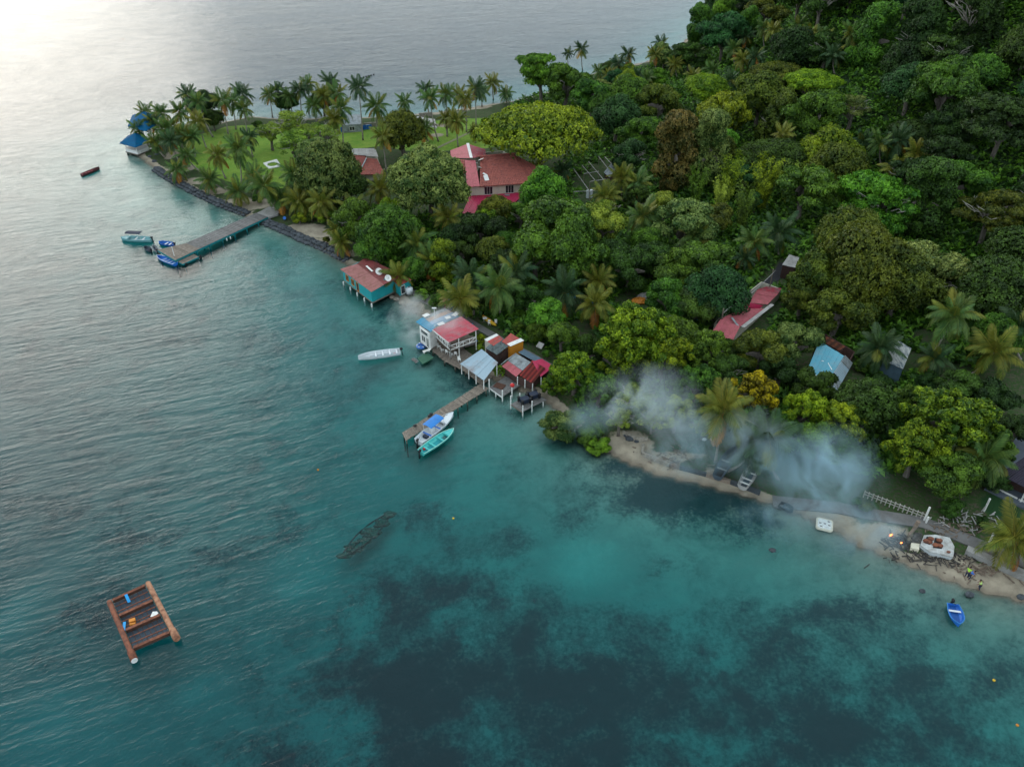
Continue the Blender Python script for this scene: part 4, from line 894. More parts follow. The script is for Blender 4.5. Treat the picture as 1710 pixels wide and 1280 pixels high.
# --- paths, right-hand seawall, fences
def strip(name, pts, w_, m, z, label=None, kind=None, cat=None, hfun=None):
    ps = [P(x, y, 0) for x, y in pts]; mb = MB(); L_, R_ = [], []
    dens = []
    for a, b in zip(ps[:-1], ps[1:]):
        n_ = max(1, int((b - a).length / 2)); dens += [lerp(a, b, k / n_) for k in range(n_)]
    dens.append(ps[-1])
    for i, p in enumerate(dens):
        d = (dens[min(i+1, len(dens)-1)] - dens[max(i-1, 0)]); d.z = 0; d.normalize(); nr = Vector((-d.y, d.x, 0)) * w_ / 2
        zz = max(g(p.x + nr.x, p.y + nr.y), g(p.x, p.y), g(p.x - nr.x, p.y - nr.y)) + z
        L_.append((p.x + nr.x, p.y + nr.y, zz)); R_.append((p.x - nr.x, p.y - nr.y, zz))
    n_ = len(dens); vs = L_ + R_ + [(x, y, z_ - .3) for x, y, z_ in L_] + [(x, y, z_ - .3) for x, y, z_ in R_]
    mb.add(vs, [(i, n_ + i, n_ + i + 1, i + 1) for i in range(n_ - 1)] + [(2*n_ + i, i, i + 1, 2*n_ + i + 1) for i in range(n_ - 1)] + [(n_ + i, 3*n_ + i, 3*n_ + i + 1, n_ + i + 1) for i in range(n_ - 1)])
    return tag(mb.build(name, m), label, cat, None, kind)
strip('path', [(690,486),(712,503),(740,515),(775,532),(806,550),(850,576),(880,590),(935,622),(980,655)], 1.6, M_['road'], .06, kind='structure')
strip('path', [(1290,838),(1340,842),(1400,848),(1450,858),(1500,866),(1540,872),(1580,886),(1620,903),(1665,922),(1720,942)], 2.2, M_['road'], .06, kind='structure')
strip('path', [(1218,560),(1240,520),(1275,480),(1300,458),(1310,440)], 2.2, mat('dark_lane', (.035,.035,.04), .9), .06, kind='structure')
strip('path', [(640,284),(700,262),(735,245),(770,228),(800,214)], 1.0, mat('worn_track', (.22,.22,.12), .9), .04, kind='structure')
t = empty('beach_wall', P(1660,940,0), 'long pale concrete retaining wall with flat top beside the right-hand beach', 'wall')
a, b = P(1612,921,0), P(1725,972,0)
for k in range(9): u, v = lerp(a, b, k / 9), lerp(a, b, (k + .985) / 9); MB().beam((u.x, u.y, .75), (v.x, v.y, .75), 1.15, 1.3).build('block', M_['conc'], t)
t = empty('wooden_fence', P(1492,848,0), 'white wooden rail fence with short posts beside the shore path', 'fence')
a, b = P(1441,829,0), P(1544,868,0)
for z_ in (.55, 1.0): MB().beam((a.x, a.y, a.z + z_), (b.x, b.y, b.z + z_), .07, .10).build('rail', M_['fencewood'], t)
for k in range(15): p = lerp(a, b, k / 14); MB().beam((p.x, p.y - .06, p.z - .1), (p.x, p.y - .06, p.z + 1.25), .12, .12).build('post', M_['fencewood'], t)
for x, y, hh, ph in ((1543,869,2.6,'at the near end of the rail fence'),(1643,853,2.4,'standing on the dark lawn'),(1652,905,2.2,'left of the yellow palm'),(1546,873,1.2,'short one beside the fence end'),(1683,937,1.6,'at the foot of the yellow palm')):
    p = P(x, y, 0); MB().tube([(p.x, p.y, p.z - .2), (p.x, p.y, p.z + hh)], .14, 7).solo('post', M_['white'], p, 'white painted post ' + ph, 'post')
t = empty('seawall', P(1180,800,0), 'low dark timber and stone seawall beneath the thick smoke', 'seawall')
w3 = [(1073,758),(1105,772),(1135,782),(1180,794),(1220,806),(1270,824)]
for k, (u, v) in enumerate(zip(w3[:-1], w3[1:])):
    a, b = Z0(*u, .35), Z0(*v, .35); MB().beam(a, lerp(a, b, .98), .5, 1.0).build('block', M_['drift'] if k % 2 else M_['stone'], t)
for k, (u, v) in enumerate([((1040,722),(1062,733)),((1062,733),(1082,734))]): MB().beam(P(*u, .3), P(*v, .3), .4, .7).build('kerb', M_['palestone'], t)
for k, (u, v) in enumerate([((1074,742),(1073,757)),((1073,757),(1100,768)),((1100,768),(1118,776))]): MB().beam(P(*u, .3), P(*v, .3), .5, .6).build('block', M_['palestone'], t)

# --- pink long house, small shed, blue house, patched shed, dark veranda house, greenhouse frames
t = empty('long_house', q(1245,520,1), 'long low house with a kinked pink metal roof beside the dark lane', 'house')
z = 4.6; e, rgz = 3.8, 5.0
roof(t, q(1222,572,e), q(1186,558,e), q(1203,533,rgz), q(1236,545,rgz), M_['coral'], 4)
roof(t, q(1203,533,rgz), q(1234,515,rgz), q(1278,515,e), q(1236,545,e+.3), M_['coral'], 4)
roof(t, q(1234,512,rgz+.1), q(1246,504,rgz), q(1275,510,e+.2), q(1268,516,e), M_['crimson'], 3)
roof(t, q(1250,505,e+.2), q(1265,483,rgz), q(1300,490,e), q(1282,508,e), M_['coral'], 3)
roof(t, q(1265,483,rgz+.1), q(1280,478,rgz+.1), q(1305,481,e), q(1300,489,e), M_['pink'], 2)
MB().beam(q(1240,546,4.5), q(1290,508,4.3), .7, .06).build('white_sheet', M_['fibre'], t)
MB().beam(q(1222,530,5.1), q(1234,546,4.6), .35, .1).build('gutter', M_['greysheet'], t)
walls(t, [q(1190,558,1), q(1222,572,1), q(1300,500,1), q(1268,488,1), q(1210,535,1)], .8, 3.4, M_['cream'])
t = empty('shed', q(1320,440,2), 'small shed with pale grey sheet roof at the end of the dark lane', 'shed')
z0 = g(*q(1320,445,3).xy); a = [q(1306,442,z0+3), q(1328,447,z0+3), q(1335,430,z0+3.6), q(1318,425,z0+3.6)]; roof(t, a[0], a[1], a[2], a[3], M_['fibre'], 3); walls(t, ins(a, .9), z0 - .5, z0 + 2.9, M_['darkwood'])
t = empty('house', P(1385,640,0), 'house with blue metal gable roof and torn grey side among dark trees', 'house')
z0 = 1.0; e0 = [q(1346,622,4.6), q(1377,646,4.5)]; rr_ = [q(1411,593,6.6), q(1372,567,6.6)]
roof(t, e0[0], q(1378,645,4.5), q(1409.5,594,6.6), q(1368,569,6.6), mat('weathered_light_blue_sheet', (.10,.33,.42), .6, c2=(.16,.32,.38), scale=.7, rnd=.08), 6)
roof(t, q(1392,662,3.4), q(1424,606,4.0), q(1411.5,593,6.6), q(1378,644,5.0), M_['greysheet'], 5, mats=[M_['zinc'], M_['greysheet'], M_['zinc']])
MB().beam(q(1348,624,4.55), q(1376,646,4.45), .25, .12).build('gutter', M_['white'], t)
for a, b in (((1372,602),(1383,606)),((1383,606),(1389,617)),((1352,618),(1375,636))): MB().beam(q(*a, 5.75), q(*b, 5.55), .13, .08).build('roof_pipe', M_['white'], t)
walls(t, [q(1350,626,1), q(1379,649,1), q(1391,660,1), q(1420,610,1), q(1372,580,1)], .8, 3.9, M_['darkwood'])
t = empty('lean_to', P(1385,575,0), 'brown rusty corrugated lean-to behind the blue-roofed house', 'lean-to')
a = [q(1362,565,5.4), q(1401,585,5.4), q(1412,578,6.0), q(1372,558,6.0)]; roof(t, a[0], a[1], a[2], a[3], M_['rust'], 9, h=.12, rnd=.05, mats=[M_['rust'], M_['rustdark']]); walls(t, ins(a, .9), 1, 5.2, M_['darkwood'])
t = empty('shed', P(1500,595,0), 'shed with pale peeling patched roof half hidden by a palm', 'shed')
z0 = max(1, g(*q(1500,600,4).xy)); a = [q(1473,600,z0+3.2), q(1508,616,z0+3.2), q(1522,582,z0+3.8), q(1497,566,z0+3.8)]
roof(t, a[0], a[1], a[2], a[3], mat('peeling_roof', (.46,.47,.44), .7, c2=(.05,.09,.12), scale=.9, grain=(2.5,.6,1), amt=.52), 5); walls(t, ins(a, .88), z0 - .4, z0 + 3.1, M_['greytarp'])
t = empty('house', P(1700,810,0), 'dark roofed house with slate veranda and white columns at the right edge', 'house')
v0, v1, v2 = P(1644,815,.3), P(1730,858,.3), P(1662,786,.3); v3 = v1 + (v2 - v0)
MB().slab([v0, v1, v1 + (v2 - v0) * 3.5, v0 + (v2 - v0) * 3.5], .6).build('veranda', M_['veranda'], t)
ux = (v1 - v0).normalized(); uy = (v2 - v0).normalized(); 
for k in range(4):
    p = v0 + ux * (1.6 + k * 3.0) + uy * 1.2; MB().tube([p, p + Vector((0,0,2.3))], .12, 8).build('column', M_['white'], t); MB().box(p + Vector((0,0,.1)), (.55,.4,.2)).build('plinth', M_['white'], t)
    MB().beam(p + ux * .35 + Vector((0,0,.1)), p + ux * 2.5 + Vector((0,0,.1)), .16, .2).build('kerb', M_['white'], t)
rf0 = v0 + ux * .8 + uy * 1.0 + Vector((0,0,2.5)); roof(t, rf0, rf0 + ux * 14, rf0 + ux * 14 + uy * 9 + Vector((0,0,2.4)), rf0 + ux * 3 + uy * 9 + Vector((0,0,2.4)), M_['darkroof'])
walls(t, [v0 + ux * 1.6 + uy * 3, v0 + ux * 14 + uy * 3, v0 + ux * 14 + uy * 9, v0 + ux * 2.6 + uy * 9], .6, 2.7, M_['darkwood'])
t = empty('pergola', P(980,295,0), 'long open frames of pale beams in the dark clearing right of the big house', 'pergola')
for k, (a, b) in enumerate([((958,282),(985,320)),((972,276),(1003,312)),((983,270),(1012,305)),((1000,262),(1022,290)),((958,320),(1005,318)),((975,290),(1000,286)),((985,303),(1012,299)),((1010,262),(1035,288))]):
    pa, pb = P(*a, 2.3), P(*b, 2.3); MB().beam(pa, pb, .14, .14).build('beam', M_['fibre'], t)
    for p in (pa, pb): MB().beam((p.x, p.y, g(p.x, p.y)), (p.x, p.y, p.z - .08), .12, .12).build('post', M_['pole'], t)
t = empty('cabin', P(1005,270,0), 'narrow grey sheet-roofed hut beyond the open beam frames', 'hut')
a = [P(1008,288,2.4), P(1018,296,2.4), P(1036,272,2.6), P(1026,266,2.6)]; roof(t, *a, M_['greysheet'], 4); walls(t, ins(a, .85), .9, 3.2, M_['darkwood'])
for x, y, ph in ((981,330,'left'),(987,329,'right')):
    p = P(x, y, 0); MB().tube([p, p + Vector((0,0,1.9))], .4, 9).solo('gas_cylinder', M_['boatwhite'], p, ph + ' of two white cylinders standing near the open frames', 'cylinder', 'cylinders by the frames')
MB().slab([P(895,578,1), P(904,582,1), P(909,574,1.6), P(900,570,1.6)], .1).solo('sheet', M_['fibre'], P(902,580,0), 'pale square board leaning beside the bright green tree', 'board')

# ------------------------------------------------------------------ boats and floating things
def hull_rows(L_, B_, H_, n=13, tr=.78, sheer=.25, inset=0, floor=None):
    rows = []
    for i in range(n):
        u = i / (n - 1); x = -L_ / 2 + L_ * u; wd = B_ / 2 * (tr + (1 - tr) * min(1, u * 3)) * (1 - max(0, (u - .5) / .5) ** 2.3) ** .9; wd = max(wd - inset, .015)
        top = H_ + sheer * max(0, u - .35) ** 1.6; bot = (-.18 + .3 * max(0, u - .7) ** 1.5 * 3) if floor is None else floor
        if inset: x = x + (inset if i == 0 else 0) - (inset * 1.6 if i == n - 1 else 0)
        rows.append([(x, -wd, top), (x, -wd * .86, (top + bot) / 2), (x, -wd * .45, bot), (x, wd * .45, bot), (x, wd * .86, (top + bot) / 2), (x, wd, top)])
    return rows
def boat(name, p, rz, L_, B_, H_, mh, mi, label, thw=3, mth=None, motor=True, canopy=None, stripe=None, foredeck=0, console=False, group='boats', cat='boat', zoff=0):
    t = empty(name, p, label, cat, group, rz=rz)
    R1_, R2_ = hull_rows(L_, B_, H_), hull_rows(L_, B_, H_ - .0, inset=.10, floor=.08)
    n_ = len(R1_); mb = MB(); vs = [v for row in R1_ for v in row]
    fs = [(i*6+k, i*6+k+1, (i+1)*6+k+1, (i+1)*6+k) for i in range(n_-1) for k in range(5)] + [(0,5,4,3,2,1), tuple((n_-1)*6+k for k in range(6))]
    off = len(vs); vs += [v for row in R2_ for v in row]; fs += [(off+i*6+k+1, off+i*6+k, off+(i+1)*6+k, off+(i+1)*6+k+1) for i in range(n_-1) for k in range(5)]
    fs += [(i*6, (i+1)*6, off+(i+1)*6, off+i*6) for i in range(n_-1)] + [((i+1)*6+5, i*6+5, off+i*6+5, off+(i+1)*6+5) for i in range(n_-1)] + [(0, off, off+1, off+2, off+3, off+4, off+5, 5)]
    mb.add(vs, fs); mb.build('hull', mh, t, local=True)
    fl = MB(); lo = [(r_[2][0], r_[2][1] * 1.5, .14) for r_ in R2_[:-1]]; hi_ = [(r_[3][0], r_[3][1] * 1.5, .14) for r_ in R2_[:-1]]
    fl.add(lo + hi_, [(i, i+1, len(lo)+i+1, len(lo)+i) for i in range(len(lo)-1)]); fl.build('floor', mi, t, local=True)
    for s in (0, 5): 
        g_ = MB(); g_.tube([Vector(r_[s]) + Vector((0,0,.02)) for r_ in R1_], .045, 5); g_.build('gunwale', stripe or mh, t, local=True)
    for k in range(thw):
        u = (k + 1) / (thw + 1) * .8; i = int(u * (n_ - 1)); w_ = R2_[i][5][1]; MB().box((R2_[i][0][0], 0, H_ - .14), (.28, w_ * 1.94, .05)).build('thwart', mth or mi, t, local=True)
    if foredeck:
        i0 = int((1 - foredeck) * (n_ - 1)); d_ = MB(); a_ = [Vector(R2_[i][0]) - Vector((0,0,.03)) for i in range(i0, n_)]; b_ = [Vector(R2_[i][5]) - Vector((0,0,.03)) for i in range(i0, n_)]
        d_.add(a_ + b_, [(i, i+1, len(a_)+i+1, len(a_)+i) for i in range(len(a_)-1)] + [(0, len(a_), len(a_))][:0]); d_.add([a_[0], b_[0], b_[0] - Vector((0,0,.35)), a_[0] - Vector((0,0,.35))], [(0,1,2,3)]); d_.build('foredeck', mh, t, local=True)
    if motor:
        m0 = MB(); m0.ball((-L_/2 - .25, 0, H_ + .3), (.32,.2,.26), 8, 5); m0.beam((-L_/2 - .3, 0, H_ + .1), (-L_/2 - .42, 0, -.45), .14, .22); m0.beam((-L_/2, 0, H_ + .15), (-L_/2 + .45, .1, H_ + .35), .05, .05); m0.build('outboard_motor', M_['black'], t, True, local=True)
    if thw >= 3 and motor:
        MB().box((-L_*.36, B_*.18, .32), (.35,.25,.35)).build('fuel_can', M_['red'], t, local=True); MB().tube([(L_*.2 + math.cos(a)*.25, math.sin(a)*.25, .2) for a in np.linspace(0, 6.28, 10)], .05, 5).build('rope', M_['drift'], t, local=True)
    if canopy:
        cx, cl, cz, mc = canopy; c_ = MB(); cw = B_ * .82
        for k in range(5):
            a0, a1 = -1 + k * .4, -1 + (k + 1) * .4; f = lambda a: (a * cw / 2, cz + .16 * (1 - a * a))
            y0, z0_ = f(a0); y1, z1_ = f(a1); c_.add([(cx-cl/2,y0,z0_),(cx+cl/2,y0,z0_),(cx+cl/2,y1,z1_),(cx-cl/2,y1,z1_),(cx-cl/2,y0,z0_-.04),(cx+cl/2,y0,z0_-.04),(cx+cl/2,y1,z1_-.04),(cx-cl/2,y1,z1_-.04)], [(0,1,2,3),(7,6,5,4),(0,4,5,1),(2,6,7,3),(1,5,6,2),(3,7,4,0)])
        c_.build('canopy', mc, t, local=True)
        for sx in (-1, 1):
            for sy in (-1, 1): MB().tube([(cx + sx*cl*.46, sy*cw*.47, H_ - .05), (cx + sx*cl*.46, sy*cw*.47, cz - .03)], .03, 5).build('canopy_pole', M_['white'], t, local=True)
    if console:
        MB().box((-L_*.12, 0, H_ + .1), (.6,.6,.85)).build('console', M_['boatwhite'], t, local=True); MB().box((-L_*.12 + .2, 0, H_ + .62), (.05,.6,.3), ry=-.4).build('windscreen', M_['glass'], t, local=True); MB().box((-L_*.3, 0, .4), (.5,.9,.45)).build('seat', M_['navy'], t, local=True)
    return t
def boat_px(name, stern, bow, B_, H_, *a, z=.3, **kw):
    s, b = q(*stern, z), q(*bow, z); d = b - s; c_ = (s + b) / 2; c_.z = kw.pop('z0', 0); return boat(name, c_, math.atan2(d.y, d.x), d.length, B_, H_, *a, **kw)
boat_px('open_boat', (668,586), (598,596), 1.9, .75, M_['boatwhite'], mat('pale_boat_floor', (.30,.38,.42), .6, c2=(.2,.27,.32), scale=2), 'long white open boat floating alone left of the boardwalk', 4, M_['boatwhite'], z=.6)
boat_px('canopy_boat', (699,737), (757,690), 2.2, .8, M_['boatwhite'], M_['boatwhite'], 'white boat with blue canvas canopy moored against the pier', 2, M_['blue'], canopy=(-.6, 3.2, 2.2, M_['canopy']), foredeck=.3, console=True, z=.6)
boat_px('open_boat', (703,754), (758,716), 1.9, .65, M_['aqua'], M_['aqdark'], 'aqua green open boat moored outside the canopy boat', 3, M_['aqua'], console=False, foredeck=.22, z=.6, stripe=mat('pale_green', (.45,.75,.62), .5))
boat_px('canopy_boat', (252,399), (202,397), 2.1, .7, mat('faded_turquoise_hull', (.20,.42,.44), .5, c2=(.12,.3,.32), scale=1.5), M_['boatwhite'], 'pale turquoise boat with dark canopy anchored left of the long dock', 2, M_['boatwhite'], canopy=(.1, 3.6, 2.1, M_['navy']), foredeck=.25, z=.6)
boat_px('rowing_boat', (293,440), (262,427), 1.7, .6, M_['blue'], M_['blue'], 'bright blue open boat tied to the dock head', 4, M_['paleblue'], motor=False, z=.5, stripe=M_['boatwhite'])
boat_px('dinghy', (290,408), (265,404), 1.6, .55, M_['blue'], M_['navy'], 'dark blue dinghy tucked behind the dock head', 2, M_['white'], z=.5)
boat_px('dinghy', (251,418), (242,412), 1.3, .5, M_['hull'], M_['navy'], 'small dark dinghy floating left of the dock head', 1, z=.4)
boat_px('dinghy', (262,419), (256,410), 1.2, .5, M_['greysheet'], M_['navy'], 'small grey dinghy touching the dock corner', 1, z=.4)
boat_px('canoe', (136,292), (166,280), 1.3, .55, mat('dark_maroon_hull', (.09,.025,.025), .6), M_['hull'], 'narrow dark red canoe drifting far out on the left', 4, M_['pink'], motor=False, z=.4)
boat_px('rowing_boat', (1591,1008), (1602,1043), 1.75, .5, M_['blue'], mat('deep_blue_floor', (.01,.08,.30), .5), 'small deep blue boat floating off the right-hand beach', 1, M_['boatwhite'], z=.4, stripe=mat('mid_blue', (.04,.22,.55), .5), group=None)
boat_px('skiff', (1198,796), (1228,745), 1.9, .6, M_['hull'], M_['black'], 'dark weathered skiff pulled ashore in the smoke, bow inland', 2, M_['greysheet'], motor=False, z=1.2, z0=.75)
boat_px('skiff', (1240,812), (1264,772), 1.9, .5, M_['fibre'], M_['hull'], 'second skiff ashore in the smoke with pale thwarts', 3, M_['white'], motor=False, z=1.2, z0=.7)
boat_px('skiff', (1302,840), (1325,851), 1.3, .5, M_['black'], M_['hull'], 'dark broken skiff at the water edge below the smoke', 1, motor=False, z=.7, z0=.2)
# sunken hulk on the bed
t = empty('sunken_hull', q(605,898,-1.4), 'dark sunken hull lying on the seabed in shallow water', 'wreck')
mb = MB(); A, B = q(572,925,-1.5), q(652,852,-1.6); d = (B - A).normalized(); nr = Vector((-d.y, d.x, 0)); r = random.Random(9)
for k in range(60):
    u = r.random(); wv = 1.1 * math.sin(math.pi * (u * .85 + .1)); p = lerp(A, B, u) + nr * r.uniform(-1, 1) * wv; mb.ball((p.x, p.y, -2.3 + r.uniform(0,.3)), (r.uniform(.3,.9), r.uniform(.2,.5), .3), 6, 4)
mb.build('coral_growth', mat('weed_growth', (.09,.12,.09), .9, c2=(.05,.08,.07), scale=2), t)['kind'] = 'stuff'
for s in (-1, 1): MB().tube([lerp(A, B, k / 8) + nr * s * 1.15 * math.sin(math.pi * (k / 8 * .9 + .06)) + Vector((0,0,-.4)) for k in range(9)], .11, 6).build('gunwale', M_['charred'], t)
# rusty barge
t = empty('barge', q(240,1035,0), 'rusty steel pontoon frame barge floating alone in the lower left', 'barge')
z = .5; a1, a2 = q(246.5,972,z), q(295.5,1066,z); b1, b2 = q(182,1003,z), q(224.5,1102,z)
for u, v, m, r1 in ((a1, a2, M_['rustpink'], .33), (b1, b2, M_['rust'], .32)):  # right pontoon in paler rust, its sunlit look put into the colour
    MB().tube([u, lerp(u, v, .02), lerp(u, v, .84), lerp(u, v, .86), v], [r1*.8, r1, r1, r1 * 1.28, r1 * 1.3], 16).build('pontoon', m, t, True); MB().tube([v + (v - u).normalized() * .01, v + (v - u).normalized() * .08], r1 * 1.15, 14).build('pontoon_cap', M_['white'] if u is b1 else M_['rustpink'], t)
cb = []
for fa_, fb_ in ((.03,.04),(.30,.32),(.55,.58),(.84,.88)):
    u, v = lerp(b1, b2, fa_), lerp(a1, a2, fb_); d_ = (v - u).normalized(); u, v = u + d_ * .4, v - d_ * .42
    cb.append((u, v)); MB().beam(u + Vector((0,0,-.05)), v + Vector((0,0,-.05)), .16, .55).build('cross_beam', M_['rustdark'], t); MB().beam(u + Vector((0,0,.245)), v + Vector((0,0,.245)), .38, .05).build('flange', M_['rust'], t)  # web darker than its flange: shaded side and lit top put into colour
for k in range(3):
    (u0, v0_), (u1, v1_) = cb[k], cb[k+1]
    for j in range(1, 3): MB().beam(lerp(u0, u1, j/3) - Vector((0,0,.10)), lerp(v0_, v1_, j/3) - Vector((0,0,.10)), .11, .08).build('grating_bar', M_['rust'], t)
    for j in range(1, 7): MB().beam(lerp(u0, v0_, j/7) - Vector((0,0,.2)), lerp(u1, v1_, j/7) - Vector((0,0,.2)), .06, .06).build('grating_bar', M_['rustdark'], t)
    MB().slab([u0 - Vector((0,0,.42)), u1 - Vector((0,0,.42)), v1_ - Vector((0,0,.42)), v0_ - Vector((0,0,.42))][::-1], .03).build('mesh_floor', mat('dark_mesh', (.06,.085,.11), .6, c2=(.045,.065,.085), scale=2), t)
MB().beam(q(210,992,.9), q(216,1005,.3), .35, .08).solo('strap', M_['cyan'], q(213,998,.5), 'short bright blue strap over the top beam of the barge', 'strap')
MB().beam(q(208,1038,.5), q(206.5,1054,.5), .32, .1).solo('board', M_['cyan'], q(207,1046,.4), 'long bright blue board lying inside the left side of the barge', 'board')
t2 = empty('winch', q(222,1038,.3), 'orange rusty winch on the middle bay of the barge', 'winch', rz=.4)
MB().box((0,0,.25), (.7,.45,.4)).build('body', M_['orangep'], t2, local=True); MB().tube([(-.3,-.5,.25),(.35,-.6,.25)], .18, 10).build('drum', M_['orangep'], t2, local=True); MB().box((0,-.5,.05), (.8,.5,.1)).build('base', M_['rustdark'], t2, local=True)
MB().slab([q(251,1029,.75), q(258,1028.5,.75), q(264.5,1023,.75), q(262,1020,.75), q(255,1020.5,.75)], .06).solo('sheet', M_['white'], q(257,1029,.45), 'white five sided sheet on the barge grating', 'sheet')
# buoys
for x, y, m, ph in ((531,784,'orangep','orange one in the middle of the bay'),(757,865,'yellow','small yellow one right of the sunken hull'),(205,65,'orangep','tiny orange one far out at the top left'),(1660,1135,'yellow','yellow one in deep water near the right edge'),(1699,1210,'orangep','orange one at the lower right edge')):
    p = q(x, y, .1); b_ = empty('buoy', p, 'small round mooring buoy, ' + ph, 'buoy', 'mooring buoys'); MB().ball((0,0,0), .17, 8, 6).build('float', M_[m], b_, True, local=True); MB().tube([(0,0,.15),(0,0,.26)], .03, 5).build('ring', M_['black'], b_, local=True)
for k in range(6):
    p = q(603 + k * 4.2, 130 - k * 1.1, .1); MB().ball(p, .3, 7, 5).solo('float', M_['black'], p, 'black float in the short line beyond the tall far palm', 'float', 'floats in a line off the far beach')
t = empty('swim_raft', P(1376,878,0) * 1, 'square cream plastic raft lying in the shallows left of the fire', 'raft', rz=-.35); t.location.z = .15
c8 = [(-.85,-1.1),(.85,-1.1),(1.1,-.85),(1.1,.85),(.85,1.1),(-.85,1.1),(-1.1,.85),(-1.1,-.85)]
MB().prism(c8, 0, .28).build('deck', M_['canvas'], t, local=True); MB().prism([(x*.82, y*.82) for x, y in c8], .284, .31).build('panel', M_['white'], t, local=True)
for x, y in ((-.6,0),(.6,-.1),(0,.05),(-.45,-.6),(.5,.6)): MB().box((x,y,.33), (.3,.18,.04)).build('slot', M_['drift'], t, local=True)

# ------------------------------------------------------------------ beach: fire, hull wreck, debris, people
r = random.Random(31)
def fl(n_, c_, s, m, name, label, cat):
    mb = MB()
    for k in range(n_):
        a = r.uniform(0, 6.28); p = P(c_[0] + r.gauss(0, s[0]), c_[1] + r.gauss(0, s[1]), 0); ln = r.uniform(.3, 1.3); d_ = Vector((math.cos(a) * ln, math.sin(a) * ln, r.uniform(-.1,.25)))
        mb.beam(p + Vector((0,0,.08)), p + d_ + Vector((0,0,.1)), r.uniform(.05,.16), r.uniform(.05,.14))
    o_ = mb.solo(name, m, P(*c_, 0), label, cat, kind='stuff'); return o_
fl(90, (1500,905), (12,6), M_['charred'], 'debris', 'charred debris around the fire', 'debris'); fl(150, (1560,932), (34,7), M_['charred'], 'debris', 'strip of dark seaweed and sticks along the sand', 'debris')
fl(70, (1640,950), (26,10), M_['drift'], 'driftwood', 'scattered driftwood on the right beach', 'driftwood'); fl(60, (1590,885), (26,8), M_['drift'], 'brushwood', 'grey cut brushwood piled beside the path', 'brushwood'); fl(60, (1615,868), (26,8), M_['fibre'], 'brushwood', 'pale cut branches in front of the dark lawn', 'brushwood')
fl(60, (1130,765), (30,9), M_['drift'], 'debris', 'pale rubble inside the low seawall in the smoke', 'debris')
fl(50, (690,516), (10,5), M_['palestone'], 'rubble', 'pale rubble on the shore below the teal house', 'rubble')
RL = {(1052,733):'largest dark rock on the sand spit below the smoke',(1046,727):'dark rock just left of the largest on the sand spit',(1063,737):'small dark rock right of the largest on the sand spit',(1540,987):'small dark rock in the shallows left of the blue boat',(1619,993):'dark rock at the waterline just above the blue boat',(1705,997):'dark rock at the waterline by the right edge',(1290,919):'dark rock in the shallows below the cream raft',(662,500):'pale rock right against the teal house stilts',(672,506):'pale rock in the middle of the rubble by the teal house',(683,511):'pale rock nearest the water tank path',(655,497):'pale rock under the corner of the teal house',(250,262):'rock nearest the gazebo base',(262,258):'rock on the point inland of the others by the gazebo',(258,270):'rock at the start of the seawall on the point'}
for x, y, s in ((1052,733,.6),(1046,727,.4),(1063,737,.35),(1540,987,.35),(1619,993,.5),(1705,997,.45),(1290,919,.4),(662,500,.5),(672,506,.6),(683,511,.6),(655,497,.5),(250,262,.5),(262,258,.5),(258,270,.6)):
    mb = MB(); mb.ball((0,0,0), (s*1.3, s, s*.7), 7, 5); mb.v = [(a + r.uniform(-.1,.1)*s, b + r.uniform(-.1,.1)*s, c_ + r.uniform(-.1,.1)*s) for a, b, c_ in mb.v]; p = P(x, y, 0); mb.v = [(a + p.x, b + p.y, c_ + p.z + s*.2) for a, b, c_ in mb.v]
    mb.solo('rock', M_['palestone'] if x < 700 and y > 300 else M_['stone'], p, RL[(x, y)], 'rock', 'shore rocks')
MB().tube([P(1534,870,2.2), P(1527,882,.9), P(1518,893,.2)], [.28,.24,.2], 8).solo('log', M_['drift'], P(1525,885,0), 'leaning bare palm log above the fire', 'log')
t = empty('wrecked_hull', P(1565,912,0), 'broken white boat hull with rusty engine openings lying on the sand', 'wreck')
z = 1.35; h_ = [q(1537,909,z), q(1553,920,z), q(1592,929,z), q(1594,912,z), q(1586,897,z), q(1563,892,z), q(1543,893,z)]
mb = MB(); mb.slab(h_, .25); mb.build('deck', M_['wreckwhite'], t); lowr = ins(h_, .9)
mb = MB(); n_ = 7; mb.add([p - Vector((0,0,.26)) for p in h_] + [Vector((p.x, p.y, .35)) for p in lowr], [(i, n_+i, n_+(i+1)%n_, (i+1)%n_) for i in range(n_)]); mb.build('side', M_['boatwhite'], t)
for a in ([(1542,905),(1553,909),(1558,898),(1548,895)], [(1558,914),(1573,916),(1571,899),(1561,897)]):
    pp = [q(*v, z + .02) for v in a]; MB().slab(pp, .015).build('opening', M_['black'], t)
    for k in range(3): c_ = lerp(cen(pp), pp[k], .5); MB().ball(c_ + Vector((0,0,.12)), (.45,.35,.22), 7, 5).build('engine', M_['rust'], t)
MB().ball(q(1584,921,z+.1), (.3,.2,.15), 6, 4).build('patch', M_['rust'], t)
t = empty('crate', P(1528,912,0), 'pale square board box beside the white wrecked hull', 'crate'); MB().slab([q(1521,914,.95), q(1535,917,.95), q(1536,906,.95), q(1522,904,.95)], .7).build('box', M_['canvas'], t); MB().slab([q(1522,904,1.1), q(1538,906,1.1), q(1540,890,1.1), q(1527,888,1.1)], .8).build('pile', M_['charred'], t)
